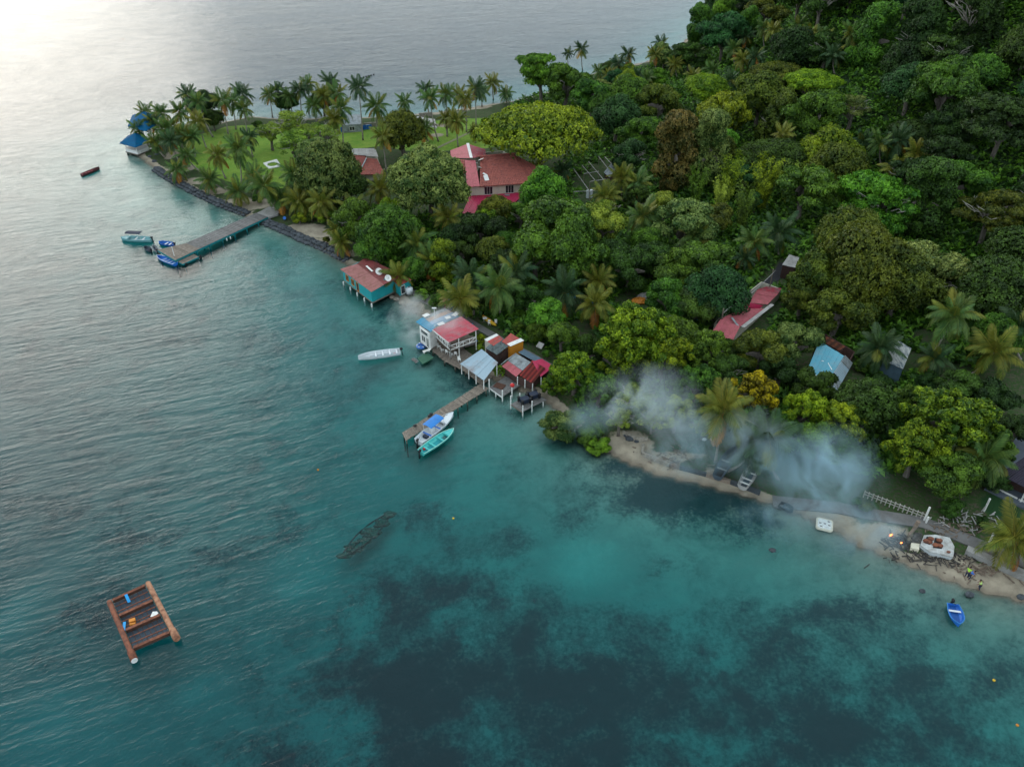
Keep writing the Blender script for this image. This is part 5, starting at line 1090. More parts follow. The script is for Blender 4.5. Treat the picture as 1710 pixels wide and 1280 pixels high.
# fire
fm = bpy.data.materials.new('flame'); fm.use_nodes = True; fb_ = fm.node_tree.nodes['Principled BSDF']; fb_.inputs['Emission Color'].default_value = (1,.22,.03,1); fb_.inputs['Emission Strength'].default_value = 5; fb_.inputs['Base Color'].default_value = (.4,.08,.01,1)
for x, y, s, ph in ((1487,894,.32,'the larger, left of the log heap'),(1504,907,.2,'the smaller, at the foot of the debris')):
    p = P(x, y, 0); mb = MB()
    for k in range(5): a = k * 1.3; c_ = p + Vector((math.cos(a) * .25 * s, math.sin(a) * .25 * s, 0)); mb.tube([c_, c_ + Vector((.05, 0, s * .5)), c_ + Vector((.12, .02, s * r.uniform(.8, 1.3)))], [.14 * s, .2 * s, .01], 6)
    mb.solo('flame', fm, p, 'small orange fire on the beach, ' + ph, 'fire', 'fires on the beach', smooth=True)
# people
def skin_body(name, joints, edges, radii, m, parent):
    me = bpy.data.meshes.new(name); me.from_pydata(joints, edges, []); o_ = bpy.data.objects.new(name, me); COL.objects.link(o_)
    md = o_.modifiers.new('s', 'SKIN'); 
    if not me.skin_vertices: me.skin_vertices.new()
    for k, rr in enumerate(radii): me.skin_vertices[0].data[k].radius = (rr, rr)
    me.skin_vertices[0].data[0].use_root = True
    ss = o_.modifiers.new('d', 'SUBSURF'); ss.levels = 1; ss.render_levels = 1; me.materials.append(m); o_.parent = parent; return o_
def person(p, rz, bend, label, shirt):
    t = empty('person', p, label, 'person', rz=rz)
    b = math.sin(bend); c_ = math.cos(bend); U = lambda s, x=0: (x, -s * b, .92 + s * c_)
    J = [(0,0,.92), U(.25), U(.48), U(.56), U(.66), (.1,0,.88), (.12,.02,.48), (.13,.08,.06), (.13,-.1,.04), (-.1,0,.88), (-.14,-.1,.48), (-.15,.02,.06), (-.15,-.16,.04), U(.46,.19), (.30, -.5*b - .12, .92 + .2*c_), (.26, -.62*b - .26, .92 - .02), U(.46,-.19), (-.30, -.5*b - .10, .92 + .2*c_), (-.24, -.62*b - .24, .90)]
    E = [(0,1),(1,2),(2,3),(3,4),(0,5),(5,6),(6,7),(7,8),(0,9),(9,10),(10,11),(11,12),(2,13),(13,14),(14,15),(2,16),(16,17),(17,18)]
    Rr = [.14,.13,.14,.055,.06,.10,.07,.05,.04,.10,.07,.05,.04,.07,.05,.04,.07,.05,.04]
    skin_body('body', J, E, Rr, M_['skin'], t)
    skin_body('shirt', [U(.05), U(.25), U(.46), U(.45,.17), (.29, -.42*b - .06, .92 + .27*c_), U(.45,-.17), (-.29, -.42*b - .06, .92 + .27*c_)], [(0,1),(1,2),(2,3),(3,4),(2,5),(5,6)], [.17,.16,.165,.09,.075,.09,.075], shirt, t)
    skin_body('trousers', [(0,0,.92), (.1,0,.86), (.12,.02,.48), (.13,.07,.14), (-.1,0,.86), (-.14,-.1,.48), (-.15,.01,.14)], [(0,1),(1,2),(2,3),(0,4),(4,5),(5,6)], [.155,.12,.085,.07,.12,.085,.07], M_['jeans'], t)
    hd = U(.74); MB().ball(hd, (.10,.115,.13), 10, 8).build('head', M_['skin'], t, True, local=True); MB().ball((hd[0], hd[1] + .02, hd[2] + .03), (.108,.12,.12), 10, 8).build('hair', M_['hair'], t, True, local=True)
person(P(1613,963,0), 2.4, .6, 'person in bright green top bending over the sand', M_['hi'])
person(P(1617,966,0), 1.2, .5, 'person in dark blue clothes beside the one in green', M_['blue'])
person(P(1634,984,0), -2.2, .35, 'person in yellow green top near the water edge', mat('yellow_green_cloth', (.5,.72,.2), .8))
person(P(729,577,.1), .5, .1, 'person in maroon clothes on the boardwalk behind the white chairs', M_['darkred'])
person(P(775,583,.1), 1.5, .1, 'person in white shirt under the restaurant upper floor', M_['white'])
person(P(1182,732,0), .8, .9, 'person in pink bending down beneath the smoky palm', M_['pinkp'])
MB().ball(P(1176,733,.2), (.4,.3,.25), 8, 5).solo('bucket', M_['boatwhite'], P(1176,733,0), 'white bucket beside the person in pink', 'bucket'); MB().ball(P(1189,732,.2), (.35,.3,.3), 8, 5).solo('bag', M_['paleblue'], P(1189,732,0), 'pale blue bag right of the person in pink', 'bag')
MB().tube([P(475,364,0), P(475,364,.9)], .4, 10).solo('barrel', M_['blue'], P(475,364,0), 'bright blue barrel on the sand near the dock apron', 'barrel')
for x, y, m, ph in ((1370,575,'white','x'),) if False else (): pass
for x, y, m, lb in ((952,498,'cyan','blue tarpaulin heap in the dark clearing behind the zinc roofs'),(990,503,'canopy','darker blue tarpaulin by the clearing tree'),(1075,497,'fibre','grey scrap heap in the dark clearing'),(1165,535,'bluesheet','small blue cover left of the pink roof'),(1068,505,'orangep','orange and white scrap on the ground by the scrap heap'),(1318,610,'pinkp','pink striped cloth hanging beside the blue-roofed house')):
    p = P(x, y, 0); mb = MB(); mb.ball((p.x, p.y, p.z + .3), (1.5,1.1,.7), 8, 6); mb.v = [(a + r.uniform(-.3,.3), b + r.uniform(-.3,.3), c_ + r.uniform(-.15,.15)) for a, b, c_ in mb.v]; mb.solo('tarpaulin' if 'tarp' in lb or 'cover' in lb or 'cloth' in lb else 'scrap_heap', M_[m], p, lb, 'tarpaulin' if m != 'fibre' and m != 'orangep' else 'scrap')
# cables by the lane
t = empty('power_line', P(1235,520,0), 'thin pale cable line strung along the dark lane', 'cable')
a, b = P(1207,523,5), P(1290,457,5)
for k in range(4): o_ = Vector((k * .15, 0, k * .25)); MB().tube([lerp(a, b, u / 8) + o_ - Vector((0,0, .8 * math.sin(math.pi * u / 8))) for u in range(9)], .035, 4).build('cable', M_['fibre'], t)
for p in (a, b): MB().tube([(p.x, p.y, g(p.x, p.y)), (p.x, p.y, p.z + 1)], .12, 7).build('pole', M_['pole'], t)
# ------------------------------------------------------------------ palms, one by one (crown, foot, size, look, where)
GA = 'palms on the lawn point'; GB = 'palms along the far beach'; GC = 'palms in the grove'; GD = 'palms in the dense forest'
PL = [
 # left point
 (242,189,250,232,3.6,'green',GA,'leaning across the upper blue gazebo roof',.1),(231,216,252,246,3.4,'green',GA,'in front of the gazebo, crown between its two roofs',.1),(269,190,282,232,3.6,'green',GA,'just right of the upper gazebo roof',.1),
 (276,216,285,256,3.8,'green',GA,'behind the gazebo, second row from the water',.15),(285,236,300,270,3.6,'teal',GA,'dark one low beside the gazebo footbridge',.2),(258,238,275,262,3.4,'green',GA,'right against the gazebo base',.3),
 (300,187,312,232,3.8,'green',GA,'fourth along the skyline of the point',.15),(314,160,325,208,4.0,'teal',GA,'tallest dark crown at the left of the point skyline',.05),(331,171,356,229,4.0,'green',GA,'slanting, foot on the lawn left of the dark round tree',.3),
 (331,204,346,250,4.0,'gold',GA,'bright golden one with slanting white trunk on the lawn edge',.6),(305,226,316,262,3.9,'green',GA,'greenish gold with twin trunks at the left lawn edge',.45),(371,169,381,224,4.2,'green',GA,'tall with curved white trunk right of the dark round tree',.2),
 (405,158,410,205,4.2,'teal',GA,'tall dark one at the right end of the point group',.05),(407,183,412,222,3.8,'green',GA,'lower one directly under the tall dark one at the right end',.3),(311,260,336,287,3.8,'green',GA,'leaning with long slanting trunk above the seawall start',.2),
 (296,284,312,300,3.7,'green',GA,'low over the rocks at the seawall start',.35),(351,301,388,318,4.0,'green',GA,'with thick crown low over the middle of the dark seawall',.3),(363,260,377,298,3.9,'gold',GA,'golden one alone in the middle of the lawn',.5),
 (398,250,403,306,4.6,'green',GA,'largest on the lawn, left of the white stone square',.25),(416,231,422,262,3.6,'teal',GA,'short dark one above the largest lawn palm',.1),(398,321,402,338,4.1,'green',GA,'with orange dead fronds above the seawall',.45),
 (441,312,467,356,4.6,'green',GA,'with leaning twin trunks above the dock apron',.35),(425,296,433,322,3.9,'green',GA,'left behind the dock apron palm',.4),
 (490,291,495,330,4.2,'green',GA,'below the white stone square, left of the big dark tree',.3),(527,305,533,340,4.6,'gold',GA,'broad golden one in front of the big dark tree',.45),(500,338,508,362,4.6,'gold',GA,'low golden one right of the dock apron',.5),(537,338,558,372,4.4,'gold',GA,'golden one leaning over the beach sand',.5),(565,386,569,408,3.6,'gold',GA,'small yellow one on the sand behind the grey seawall',.7),
 # far beach
 (465,152,470,190,3.6,'teal',GB,'dark one at the left end of the far row',.05),(484,162,489,196,3.6,'green',GB,'second from the left in the far row',.2),(513,142,516,190,3.8,'green',GB,'yellowish one third from the left in the far row',.4),(524,176,529,205,3.8,'green',GB,'low one in front of the third in the far row',.2),
 (553,138,556,196,4.0,'teal',GB,'tall dark top of the densest far cluster',.05),(563,157,568,205,4.2,'green',GB,'golden-bottomed one in the densest far cluster',.45),(569,183,573,240,4.2,'green',GB,'foot on the grass left of the blue barrier',.3),(557,200,561,246,4.3,'gold',GB,'nearest of the dense cluster, on the open grass',.4),
 (599,147,606,234,4.1,'teal',GB,'tallest lone one with long straight trunk beside the blue barrier',.05),(629,178,627,222,4.8,'green',GB,'broad crown right of the tall lone one',.15),(675,171,677,196,3.4,'green',GB,'short one standing in the gap of the beach',.15),
 (711,150,716,188,3.6,'teal',GB,'tall dark one beside the grey slab',.05),(718,165,732,236,3.8,'green',GB,'with long curving trunk by the grey slab',.15),(745,158,747,225,3.9,'green',GB,'first of the golden row by the far beach',.3),(767,160,780,202,3.8,'gold',GB,'golden one second in the row by the far beach',.5),
 (778,166,779,220,3.8,'gold',GB,'golden one in the centre of the right beach row',.5),(794,149,795,209,4.0,'teal',GB,'tall dark one in the centre of the right beach row',.1),(804,154,805,178,3.6,'green',GB,'behind the tall one in the right beach row',.2),(822,139,824,167,4.0,'gold',GB,'golden last tall one at the right end of the beach row',.4),(845,157,846,170,3.3,'green',GB,'low one peeping over the big spreading tree',.1),
 (762,203,765,245,4.2,'gold',GB,'standing alone on the grass left of the spreading tree',.4),(744,198,747,228,3.3,'gold',GB,'small golden one on the grass behind',.6),(792,219,794,238,2.7,'gold',GB,'little yellow one at the edge of the spreading tree',.9),(709,216,715,236,3.8,'green',GB,'drooping beside the round yellow-green tree',.3),(639,229,645,285,3.8,'gold',GB,'with long straight trunk before the round yellow-green tree',.35),
 # grove
 (635,316,638,342,4.4,'gold',GC,'yellow one left of the huge round tree',.55),(748,364,752,392,4.4,'gold',GC,'golden one below the huge round tree',.45),(697,408,702,440,4.8,'green',GC,'broad arching one above the red-roofed teal house',.35),(722,436,726,462,4.4,'green',GC,'drooping one right of the broad arching one',.4),(893,283,894,300,3.2,'gold',GC,'small one against the tile roof corner',.4),
 (785,466,788,500,4.8,'teal',GC,'dark wide one behind the boardwalk restaurant',.15),(833,482,836,530,5.2,'green',GC,'largest feathery one above the restaurant',.15),(768,500,772,545,4.6,'gold',GC,'hanging over the pink restaurant roof',.35),(862,455,866,500,4.3,'teal',GC,'dim one right of the largest feathery one',.1),(943,487,946,520,5.0,'teal',GC,'dark one behind the bright green tree',.05),
 (999,470,1002,500,4.0,'gold',GC,'upper of the two golden ones in the dark clearing',.4),(993,508,998,545,4.3,'gold',GC,'lower of the two golden ones in the dark clearing',.45),
 # forest
 (1038,300,1040,340,4.4,'gold',GD,'golden left one of a pair above the forest clearing',.4),(1064,308,1066,345,4.3,'green',GD,'right one of a pair above the forest clearing',.2),(1073,362,1075,410,4.8,'green',GD,'with orange heart and hanging dry fronds',.35),(1160,396,1162,440,4.6,'olive' if 'olive' in PF else 'green',GD,'drooping olive one in the centre of the forest',.45),
 (1300,388,1302,430,5.0,'teal',GD,'dark one above the lane shed',.05),(1258,405,1260,445,4.4,'green',GD,'dark one left of the lane shed',.2),(1243,432,1245,455,2.8,'teal',GD,'small bluish one near the lane cables',0),
 (1307,226,1299,290,3.6,'gold',GD,'lone with golden crown and bare pale trunk on the hillside',.5),
 (971,83,973,118,3.8,'teal',GD,'tall dark one against the water behind the spreading tree',.05),(948,90,950,116,2.6,'teal',GD,'small dark one left of the tall one against the water',.05),(1033,108,1036,140,4.4,'teal',GD,'left of three dark ones at the bay shore',.05),(1049,92,1052,124,4.0,'teal',GD,'upper right of three dark ones at the bay shore',.05),(1103,74,1106,104,3.8,'teal',GD,'dark top one before the tall vine tree',.1),(1094,92,1097,122,3.8,'gold',GD,'golden one below the dark top one by the vine tree',.45),
 (1128,108,1131,130,3.8,'gold',GD,'golden one low by the shore vine tree',.5),(1000,120,1002,140,3.4,'green',GD,'low one near the bay shore hidden in bushes',.2),(1062,127,1064,150,3.8,'teal',GD,'dark one under the three shore ones',.1),(1080,132,1083,152,3.6,'green',GD,'green one right under the shore ones',.2),(1018,128,1020,148,3.6,'gold',GD,'yellow-tinged one left under the shore ones',.4),
 (1165,88,1168,115,3.8,'green',GD,'first on the far right shore slope',.25),(1210,60,1212,90,3.8,'gold',GD,'golden one on the far slope',.4),(1206,16,1208,50,4.2,'teal',GD,'tall one at the top edge by the inlet',.2),(1245,62,1247,90,4.2,'teal',GD,'dark one on the far slope',.1),(1275,48,1277,80,4.2,'green',GD,'pale one on the far slope',.2),(1310,75,1312,104,4.4,'teal',GD,'dark one in the far slope thicket',.1),(1352,62,1354,96,4.4,'gold',GD,'golden one of the far slope pair',.4),(1375,66,1377,98,4.4,'green',GD,'green one of the far slope pair',.2),(1422,58,1424,92,4.4,'green',GD,'tall with hanging brown fronds near the top',.5),(1240,100,1242,125,4.0,'gold',GD,'yellowish one over the far thicket',.4),(1190,118,1192,140,3.8,'green',GD,'green one over the far thicket',.2),
 (1470,240,1473,280,4.2,'green',GD,'left one of the valley group',.35),(1500,236,1503,276,4.6,'teal',GD,'dark one in the valley group',.1),(1530,258,1533,292,4.2,'gold',GD,'right one of the valley group',.4),(1498,287,1501,320,4.6,'gold',GD,'lowest one of the valley group',.5),(1440,236,1442,270,3.6,'teal',GD,'small dim one left of the valley group',.1),
 (1592,528,1545,607,5.0,'green',GD,'large with long leaning trunk right of the patched shed',.2),(1660,588,1612,630,4.8,'gold',GD,'large with leaning trunk near the right edge',.35),(1702,545,1704,600,4.6,'teal',GD,'dim blue-green one cut by the right edge',.1),(1468,582,1472,620,4.6,'teal',GD,'dark one beside the patched shed roof',.05),(1665,480,1668,520,5.0,'teal',GD,'very dark one near the right edge',.05),(1560,600,1564,625,3.6,'teal',GD,'low dark one under the long leaning trunk',.05),
 (1208,688,1195,771,5.2,'gold',GC,'large yellow-green one rising out of the smoke',.35),(1284,735,1300,800,5.0,'teal',GC,'half hidden in smoke right of the large one',.1),(1262,748,1216,786,4.6,'teal',GC,'with slanting trunk inside the thick smoke',.15),(1692,900,1685,938,4.6,'gold',GC,'bright yellow one beside the beach wall at the right edge',.7),(1645,765,1640,800,4.8,'green',GC,'hanging behind the big tree near the veranda',.35),

 (1225,82,1227,108,4.0,'green',GD,'green one in the left thicket of the far slope',.2),(1262,96,1264,124,4.0,'teal',GD,'dim one in the left thicket of the far slope',.05),(1292,52,1294,84,4.0,'gold',GD,'yellowish one high on the far slope',.4),(1332,44,1334,78,4.2,'green',GD,'green one high on the far slope',.2),(1392,92,1394,124,4.2,'teal',GD,'dark one below the hanging-frond palm near the top',.1),
 (1158,128,1160,150,3.6,'gold',GD,'little golden one above the lime dome',.5),(1220,134,1222,160,3.8,'teal',GD,'dark one right of the lime dome',.1),(1012,330,1014,362,4.2,'gold',GC,'yellowish one low left of the forest pair',.4),(940,285,942,305,3.2,'teal',GC,'little dark one beside the open frames',.1),(665,462,668,486,4.0,'gold',GC,'golden one just behind the red-roofed teal house',.5),
 (590,352,594,376,4.0,'gold',GC,'yellow one left of the huge round tree and above the beach sand',.5),(508,322,512,345,4.2,'green',GA,'green one between the broad golden pair by the big dark tree',.3),(470,330,474,352,4.0,'green',GA,'low green one behind the leaning twin trunks',.3),(320,228,326,262,3.8,'green',GA,'green one among the left cluster beside the golden slanting palm',.3),(287,212,296,246,3.6,'gold',GA,'golden one in the thick of the left cluster',.4),(322,180,330,222,3.8,'teal',GA,'dark one behind the golden slanting palm',.1),(388,172,394,216,3.8,'green',GA,'between the curved trunk palm and the tall dark end one',.2),(256,204,266,240,3.4,'teal',GA,'dark one covering the back of the upper gazebo roof',.1),(500,150,503,196,3.7,'teal',GB,'dark one between the second and third of the far row',.1),(540,160,544,202,3.9,'gold',GB,'golden one left of the densest far cluster',.5),(450,160,455,196,3.4,'green',GB,'outermost left one of the far row',.2),
 (570,405,574,424,3.4,'gold',GC,'small golden one at the teal house end of the beach',.6),
]
LOOK = {'green': 'green coconut palm', 'gold': 'golden coconut palm', 'teal': 'dark coconut palm', 'olive': 'coconut palm'}
for cx, cy_, bx, by, Lf, col, grp, ph, gold in PL:
    c2 = col if col in PF else 'green'
    for pre in ('golden-bottomed one', 'golden one', 'dark one', 'green one', 'yellow one', 'one'):
        ph2 = ph
    s = 'coconut palm ' + ph if any(w_ in ph.split()[:3] for w_ in ('dark','golden','green','greenish','yellow','bright','dim','olive','tallest','largest','large','small','little','short','low','tall','broad')) else LOOK[col] + ' ' + ph
    s = s.replace('coconut palm ', 'coconut palm, ', 1)
    palm_px(cx, cy_, bx, by, None, Lf, c2, s, grp, gold * .6, 22 if by > 240 else 20)

# ------------------------------------------------------------------ trees, one by one
T_ = tree_px
GP, GT, GF = 'trees on the point and lawn', 'trees round the houses', 'trees of the dense forest'
for a in [
 (342,172,24,'round','deep','dense dark round tree behind the palms of the point',GP,1.4),(355,200,20,'round','dark','lower dark tree under the round one on the point',GP,.9),
 (485,208,44,'airy','pale','pale feathery acacia with flat thin crown beside the lawn',GP,1.3),(535,228,40,'airy','pale','pale feathery acacia with grey bare branches right of its twin',GP,1.2),(498,240,46,'airy','pale','low spreading pale acacia nearest the white stone square',GP,1.0),(450,222,30,'airy','pale','small thin pale acacia left of the three others',GP,1.0),
 (478,166,20,'round','dark','dark bushy tree among the far row palms, left',GP,1.1),(538,165,22,'round','dark','dark bushy tree among the far row palms, right',GP,1.1),
 (672,222,46,'mango','olive','round yellow-green tree between the small cottage and the far beach',GP,.95),
 (548,292,64,'mango','gray','large domed grey-green tree left of the cottage',GT,.95),(572,310,42,'round','dark','dark tree leaning against the grey-green dome by the cottage',GT,1.0),(528,262,34,'mango','gray','small grey-topped crown behind the large grey-green dome',GT,1.1),
 (716,308,70,'mango','gray','huge round grey-green mango tree left of the tile-roofed house',GT,.92),
 (905,226,102,'umbrella','yellow','huge spreading yellow-green rain tree behind the tile-roofed house',GT,.66),
 (905,118,50,'pads','bright','tall tiered green tree by the water behind the rain tree',GF,1.1),(945,140,42,'clump','mid','bushy tree right behind the rain tree by the water',GF,1.0),
 (1168,52,32,'tall','mid','tall vine-draped tree on the corner of the inlet shore',GF,1.5),
 (905,322,40,'round','bright','bright leafy tree touching the tile roof corner',GT,1.1),(930,372,66,'clump','mid','broad leafy tree below the tile-roofed house',GT,1.05),(895,420,58,'clump','mid','leafy tree in front of the crimson lower roof',GT,.95),(960,420,66,'clump','mid','wide leafy tree in the middle of the grove',GT,1.0),(1000,380,46,'clump','pale','pale leafy tree with bare twigs in the grove',GT,1.1),
 (800,385,42,'clump','deep','dark glossy tree just below the crimson roof',GT,.95),(760,400,30,'round','deep','small dark tree left of the dark glossy one',GT,.9),
 (590,372,42,'clump','mid','leafy green tree above the grey seawall',GT,1.1),(648,385,48,'round','mid','fuller green tree right of the one above the seawall',GT,1.1),(628,415,34,'round','mid','dark lower crown right above the teal house roof',GT,.9),(655,352,26,'clump','yellow','small yellow-tipped tree below the huge mango',GT,1.1),(690,450,26,'round','mid','small tree right behind the teal house',GT,.9),
 (742,437,30,'tall','yellow','upright yellow-green vine-covered tree behind the restaurant',GT,1.25),(822,418,28,'round','olive','small round olive-gold tree in the grove',GT,1.2),(850,440,36,'clump','deep','dark tree right of the small olive-gold tree',GT,1.0),(770,425,26,'clump','dark','dark filler tree between the palms',GT,.9),
 (735,505,24,'clump','mid','low green bush-like tree above the pink tank',GT,.9),(790,505,24,'clump','dark','low dark tree behind the pink tank',GT,.9),(880,500,30,'clump','dark','dark tree left of the bright lumpy tree',GT,.9),
 (912,528,34,'clump','bright','bright lumpy tree behind the patchwork roofs',GT,1.1),(938,560,34,'clump','mid','lower bright crown right of the lumpy tree',GT,.9),(900,555,22,'round','mid','small crown left below the bright lumpy tree',GT,.9),
 (1062,568,72,'tuft','lime','large tufted yellow-green tree above the smoke',GT,1.0),(1108,595,56,'tuft','lime','tufted yellow-green tree right of the largest one',GT,.95),(1030,600,46,'tuft','yellow','tufted crown left below the large yellow-green tree',GT,.9),(1180,590,50,'tuft','mid','greener tufted tree left of the yellow flowering tree',GT,1.0),(1165,640,42,'tuft','mid','dark tufted tree above the smoky palm',GT,.95),(1215,620,36,'clump','dark','dark crown behind the yellow flowering tree',GT,.9),
 (960,622,46,'tuft','yellow','yellow-tipped tree right of the striped red roof',GT,1.0),(1000,650,38,'tuft','mid','green tree at the left edge of the thick smoke',GT,.9),(925,645,26,'tuft','yellow','small yellow-tipped crown beside the picnic platform',GT,.9),
 (940,705,36,'clump','gray','smoky grey-green tree overhanging the water',GT,.7),(985,725,28,'clump','mid','low green shrubby tree at the left end of the sand',GT,.7),(1000,742,20,'clump','bright','bright green mangrove bush hanging over the water',GT,.6),
 (1060,665,40,'airy','pale','thin bare-branched tree inside the pale smoke',GT,1.1),(1130,690,34,'tuft','lime','yellow-green tree with pale trunk in the smoke',GT,1.2),(1090,700,28,'airy','pale','thin pale tree behind the smoke by the kerb',GT,1.0),
 (1258,660,48,'tuft','flower','tree covered in orange-yellow blossom',GT,1.0),(1345,690,48,'tuft','lime','yellow-green tufted tree right of the blossom tree',GT,.95),(1405,705,46,'tuft','lime','yellow-green tufted tree nearest the drifting blue smoke',GT,.95),(1310,720,36,'tuft','mid','darker tufted crown below the blossom tree',GT,.85),(1370,740,40,'clump','mid','green crown partly veiled in blue smoke',GT,.8),(1420,760,34,'clump','dark','dark crown at the right edge of the blue smoke',GT,.8),
 (1440,455,84,'round','olive','huge olive spreading tree above the blue-roofed house',GT,.9),(1370,470,58,'clump','olive','left shoulder crown of the huge olive tree',GT,1.1),(1500,480,62,'round','olive','right shoulder crown of the huge olive tree',GT,1.0),(1400,520,54,'clump','olive','lower front crown of the huge olive tree',GT,.9),(1340,500,34,'clump','olive','small olive crown over the pink roofs',GT,1.1),(1420,400,60,'round','olive','back crown of the huge olive tree',GT,1.2),
 (1328,568,46,'clump','gray','grey-green tree leaning over the blue roof',GT,1.1),(1270,590,42,'clump','olive','dark yellow-tipped tree below the pink roofs',GT,1.0),(1300,625,36,'clump','deep','dark crown between blossom tree and blue roof',GT,.8),(1225,585,26,'clump','dark','small dark crown at the corner of the pink roof',GT,.9),
 (1585,705,82,'tuft','yellow','largest yellow-green tree near the right edge',GT,1.0),(1530,750,60,'tuft','yellow','front crown of the largest right-hand tree above the rail fence',GT,1.0),(1640,740,50,'tuft','mid','right crown of the largest right-hand tree',GT,.9),(1530,680,46,'tuft','mid','left upper crown of the largest right-hand tree',GT,1.1),(1580,790,52,'clump','mid','low dark skirt crown above the cut brushwood',GT,.85),(1500,720,34,'clump','dark','dark crown beside the blue smoke edge',GT,.8),
 (1142,375,50,'clump','gray','round leafy tree with bare top twigs in the forest centre',GF,1.2),(1110,345,30,'clump','pale','pale top crown with bare twigs in the forest centre',GF,1.4),(1180,440,50,'clump','mid','leafy tree under the drooping forest palm',GF,1.0),(1130,450,46,'clump','mid','leafy tree left of the drooping forest palm',GF,1.0),(1120,500,42,'clump','mid','green tree with one yellow leaf cluster by the clearing',GF,1.1),(1195,495,52,'round','teal','rounded bluish tree left of the pink roofs',GF,.9),(1155,520,40,'clump','dark','dark low tree right of the clearing',GF,.9),(1090,430,40,'clump','dark','dark tree between the forest palms',GF,.9),(1050,450,44,'clump','dark','dark tree above the clearing',GF,.9),
 (1130,262,52,'tall','brown','brownish vine-hung tree with orange bare twigs',GF,1.2),(1185,255,48,'tall','gray','grey-green vine-hung tree beside the brownish one',GF,1.3),(1180,150,44,'umbrella','lime','domed lime-green tree above the vine-hung trees',GF,1.0),(1205,195,50,'clump','yellow','yellowish terraced tree below the lime dome',GF,1.1),(1355,138,42,'umbrella','lime','brightest lime crown in the middle of the hillside',GF,1.1),(1270,165,52,'round','olive','rounded olive tree left of the brightest lime crown',GF,1.0),(1360,195,56,'clump','mid','terraced green tree below the brightest lime crown',GF,1.1),(1425,180,40,'airy','gray','grey thin-leaved tree with bare twigs on the hillside',GF,1.1),
 (1225,290,42,'bamboo','yellow','yellowish bamboo clump arching on the hillside, left',GF,1.2),(1280,300,46,'bamboo','yellow','yellowish bamboo clump with long upright plumes, right',GF,1.2),(1245,340,40,'bamboo','mid','green bamboo clump in front of the yellowish ones',GF,1.2),
 (1205,325,36,'bamboo','pale','pale green bamboo plumes left of the yellowish bamboo',GF,1.2),(1320,300,34,'bamboo','pale','pale bamboo plumes beside the lone hillside palm',GF,1.2),(1165,305,32,'bamboo','mid','small green bamboo clump under the brownish tree',GF,1.2),(1010,350,30,'airy','pale','thin pale crown with long white stems in the grove',GT,1.4),(1500,440,44,'tuft','olive','tufted olive crown behind the huge olive tree',GF,.9),
 (1030,200,40,'round','teal','bluish rounded tree right of the rain tree',GF,1.0),(1070,225,42,'clump','mid','leafy tree two crowns right of the rain tree',GF,1.0),(1050,165,36,'round','mid','green crown under the shore palms',GF,1.0),(990,160,40,'clump','mid','green crown just behind the rain tree edge',GF,1.0),(1100,175,38,'clump','olive','olive crown between rain tree and lime dome',GF,1.1),(1050,262,36,'clump','teal','bluish shrubby tree above the open frames',GF,.9),
 (1035,700,30,'airy','pale','thin pale tree at the left end of the sand spit',GT,1.1),(1050,690,26,'clump','mid','leafy crown above the kerb in the smoke',GT,1.0),(1240,700,30,'clump','mid','green crown just behind the smoky palm',GT,.9),(1175,715,24,'airy','pale','thin pale crown left of the smoky palm',GT,1.2),(1660,665,40,'clump','deep','dark crown behind the largest tree at the right edge',GT,.8),(1690,720,34,'clump','deep','very dark crown above the veranda roof',GT,.8),(1600,650,36,'clump','dark','dark crown between the leaning palms',GT,.7),(500,365,14,'clump','yellow','small yellow-green beach tree under the golden palms',GT,.8),(545,360,18,'clump','yellow','yellow-green tree under the palm leaning over the sand',GT,.9),(1660,800,26,'clump','deep','dark crown left of the veranda',GT,.8),
]: T_(*a[:6], group=a[6], hf=a[7])
NMAIN = len(TREES)
# filler forest trees so that the hillside is closed, each one a tree of its own
HOUSE_CLEAR = [(P(x, y, 1), r_) for x, y, r_ in ((600,272,7.5),(830,300,11),(810,340,8),(850,280,10),(900,285,6),(1000,298,9),(985,325,5),(1240,530,7),(1270,500,6),(1215,555,5),(1320,440,4),(1300,460,4),(1250,500,4),(1385,610,8),(1500,595,5),(1700,810,14),(1660,850,8),(1640,900,9),(1060,500,5),(970,500,5),(870,600,8),(780,560,9),
    (1010,275,6),(970,540,4),(860,580,4),(920,610,4),(1120,740,8),(1170,755,8),(1230,780,8),(1080,740,6),(1500,866,6),(1440,850,6),(1560,880,8),(1600,900,8),(640,300,4),(980,560,3),(1560,560,4),(710,505,3),(1460,870,5),(1400,850,5),(1540,600,5),(1600,620,5),(1460,640,4),(1680,880,10),(1690,700,9))]
ffp = np.array([[*Z0(*p)[:2]] for p in [(560,345),(760,385),(1010,245),(860,190),(900,140),(1000,135),(1120,105),(1160,62),(1200,22),(1240,-20),(1330,-120),(1700,-190),(2600,-150),(2600,250),(2200,700),(1830,900),(1700,760),(1440,790),(1240,720),(990,690),(880,570),(700,500),(640,430)]])
rf = np.random.RandomState(44)
zones = [(lambda p: p[1] > 330, 'on the far slope near the top edge'), (lambda p: p[0] > 105 and p[1] > 200, 'on the upper right hillside'), (lambda p: p[0] > 80, 'on the dark slope at the right'), (lambda p: p[1] > 250, 'near the bay shore behind the rain tree'), (lambda p: p[1] > 190, 'in the middle of the hillside forest'), (lambda p: p[0] < 20, 'in the grove behind the waterfront'), (lambda p: True, 'around the lane and pink roofs')]
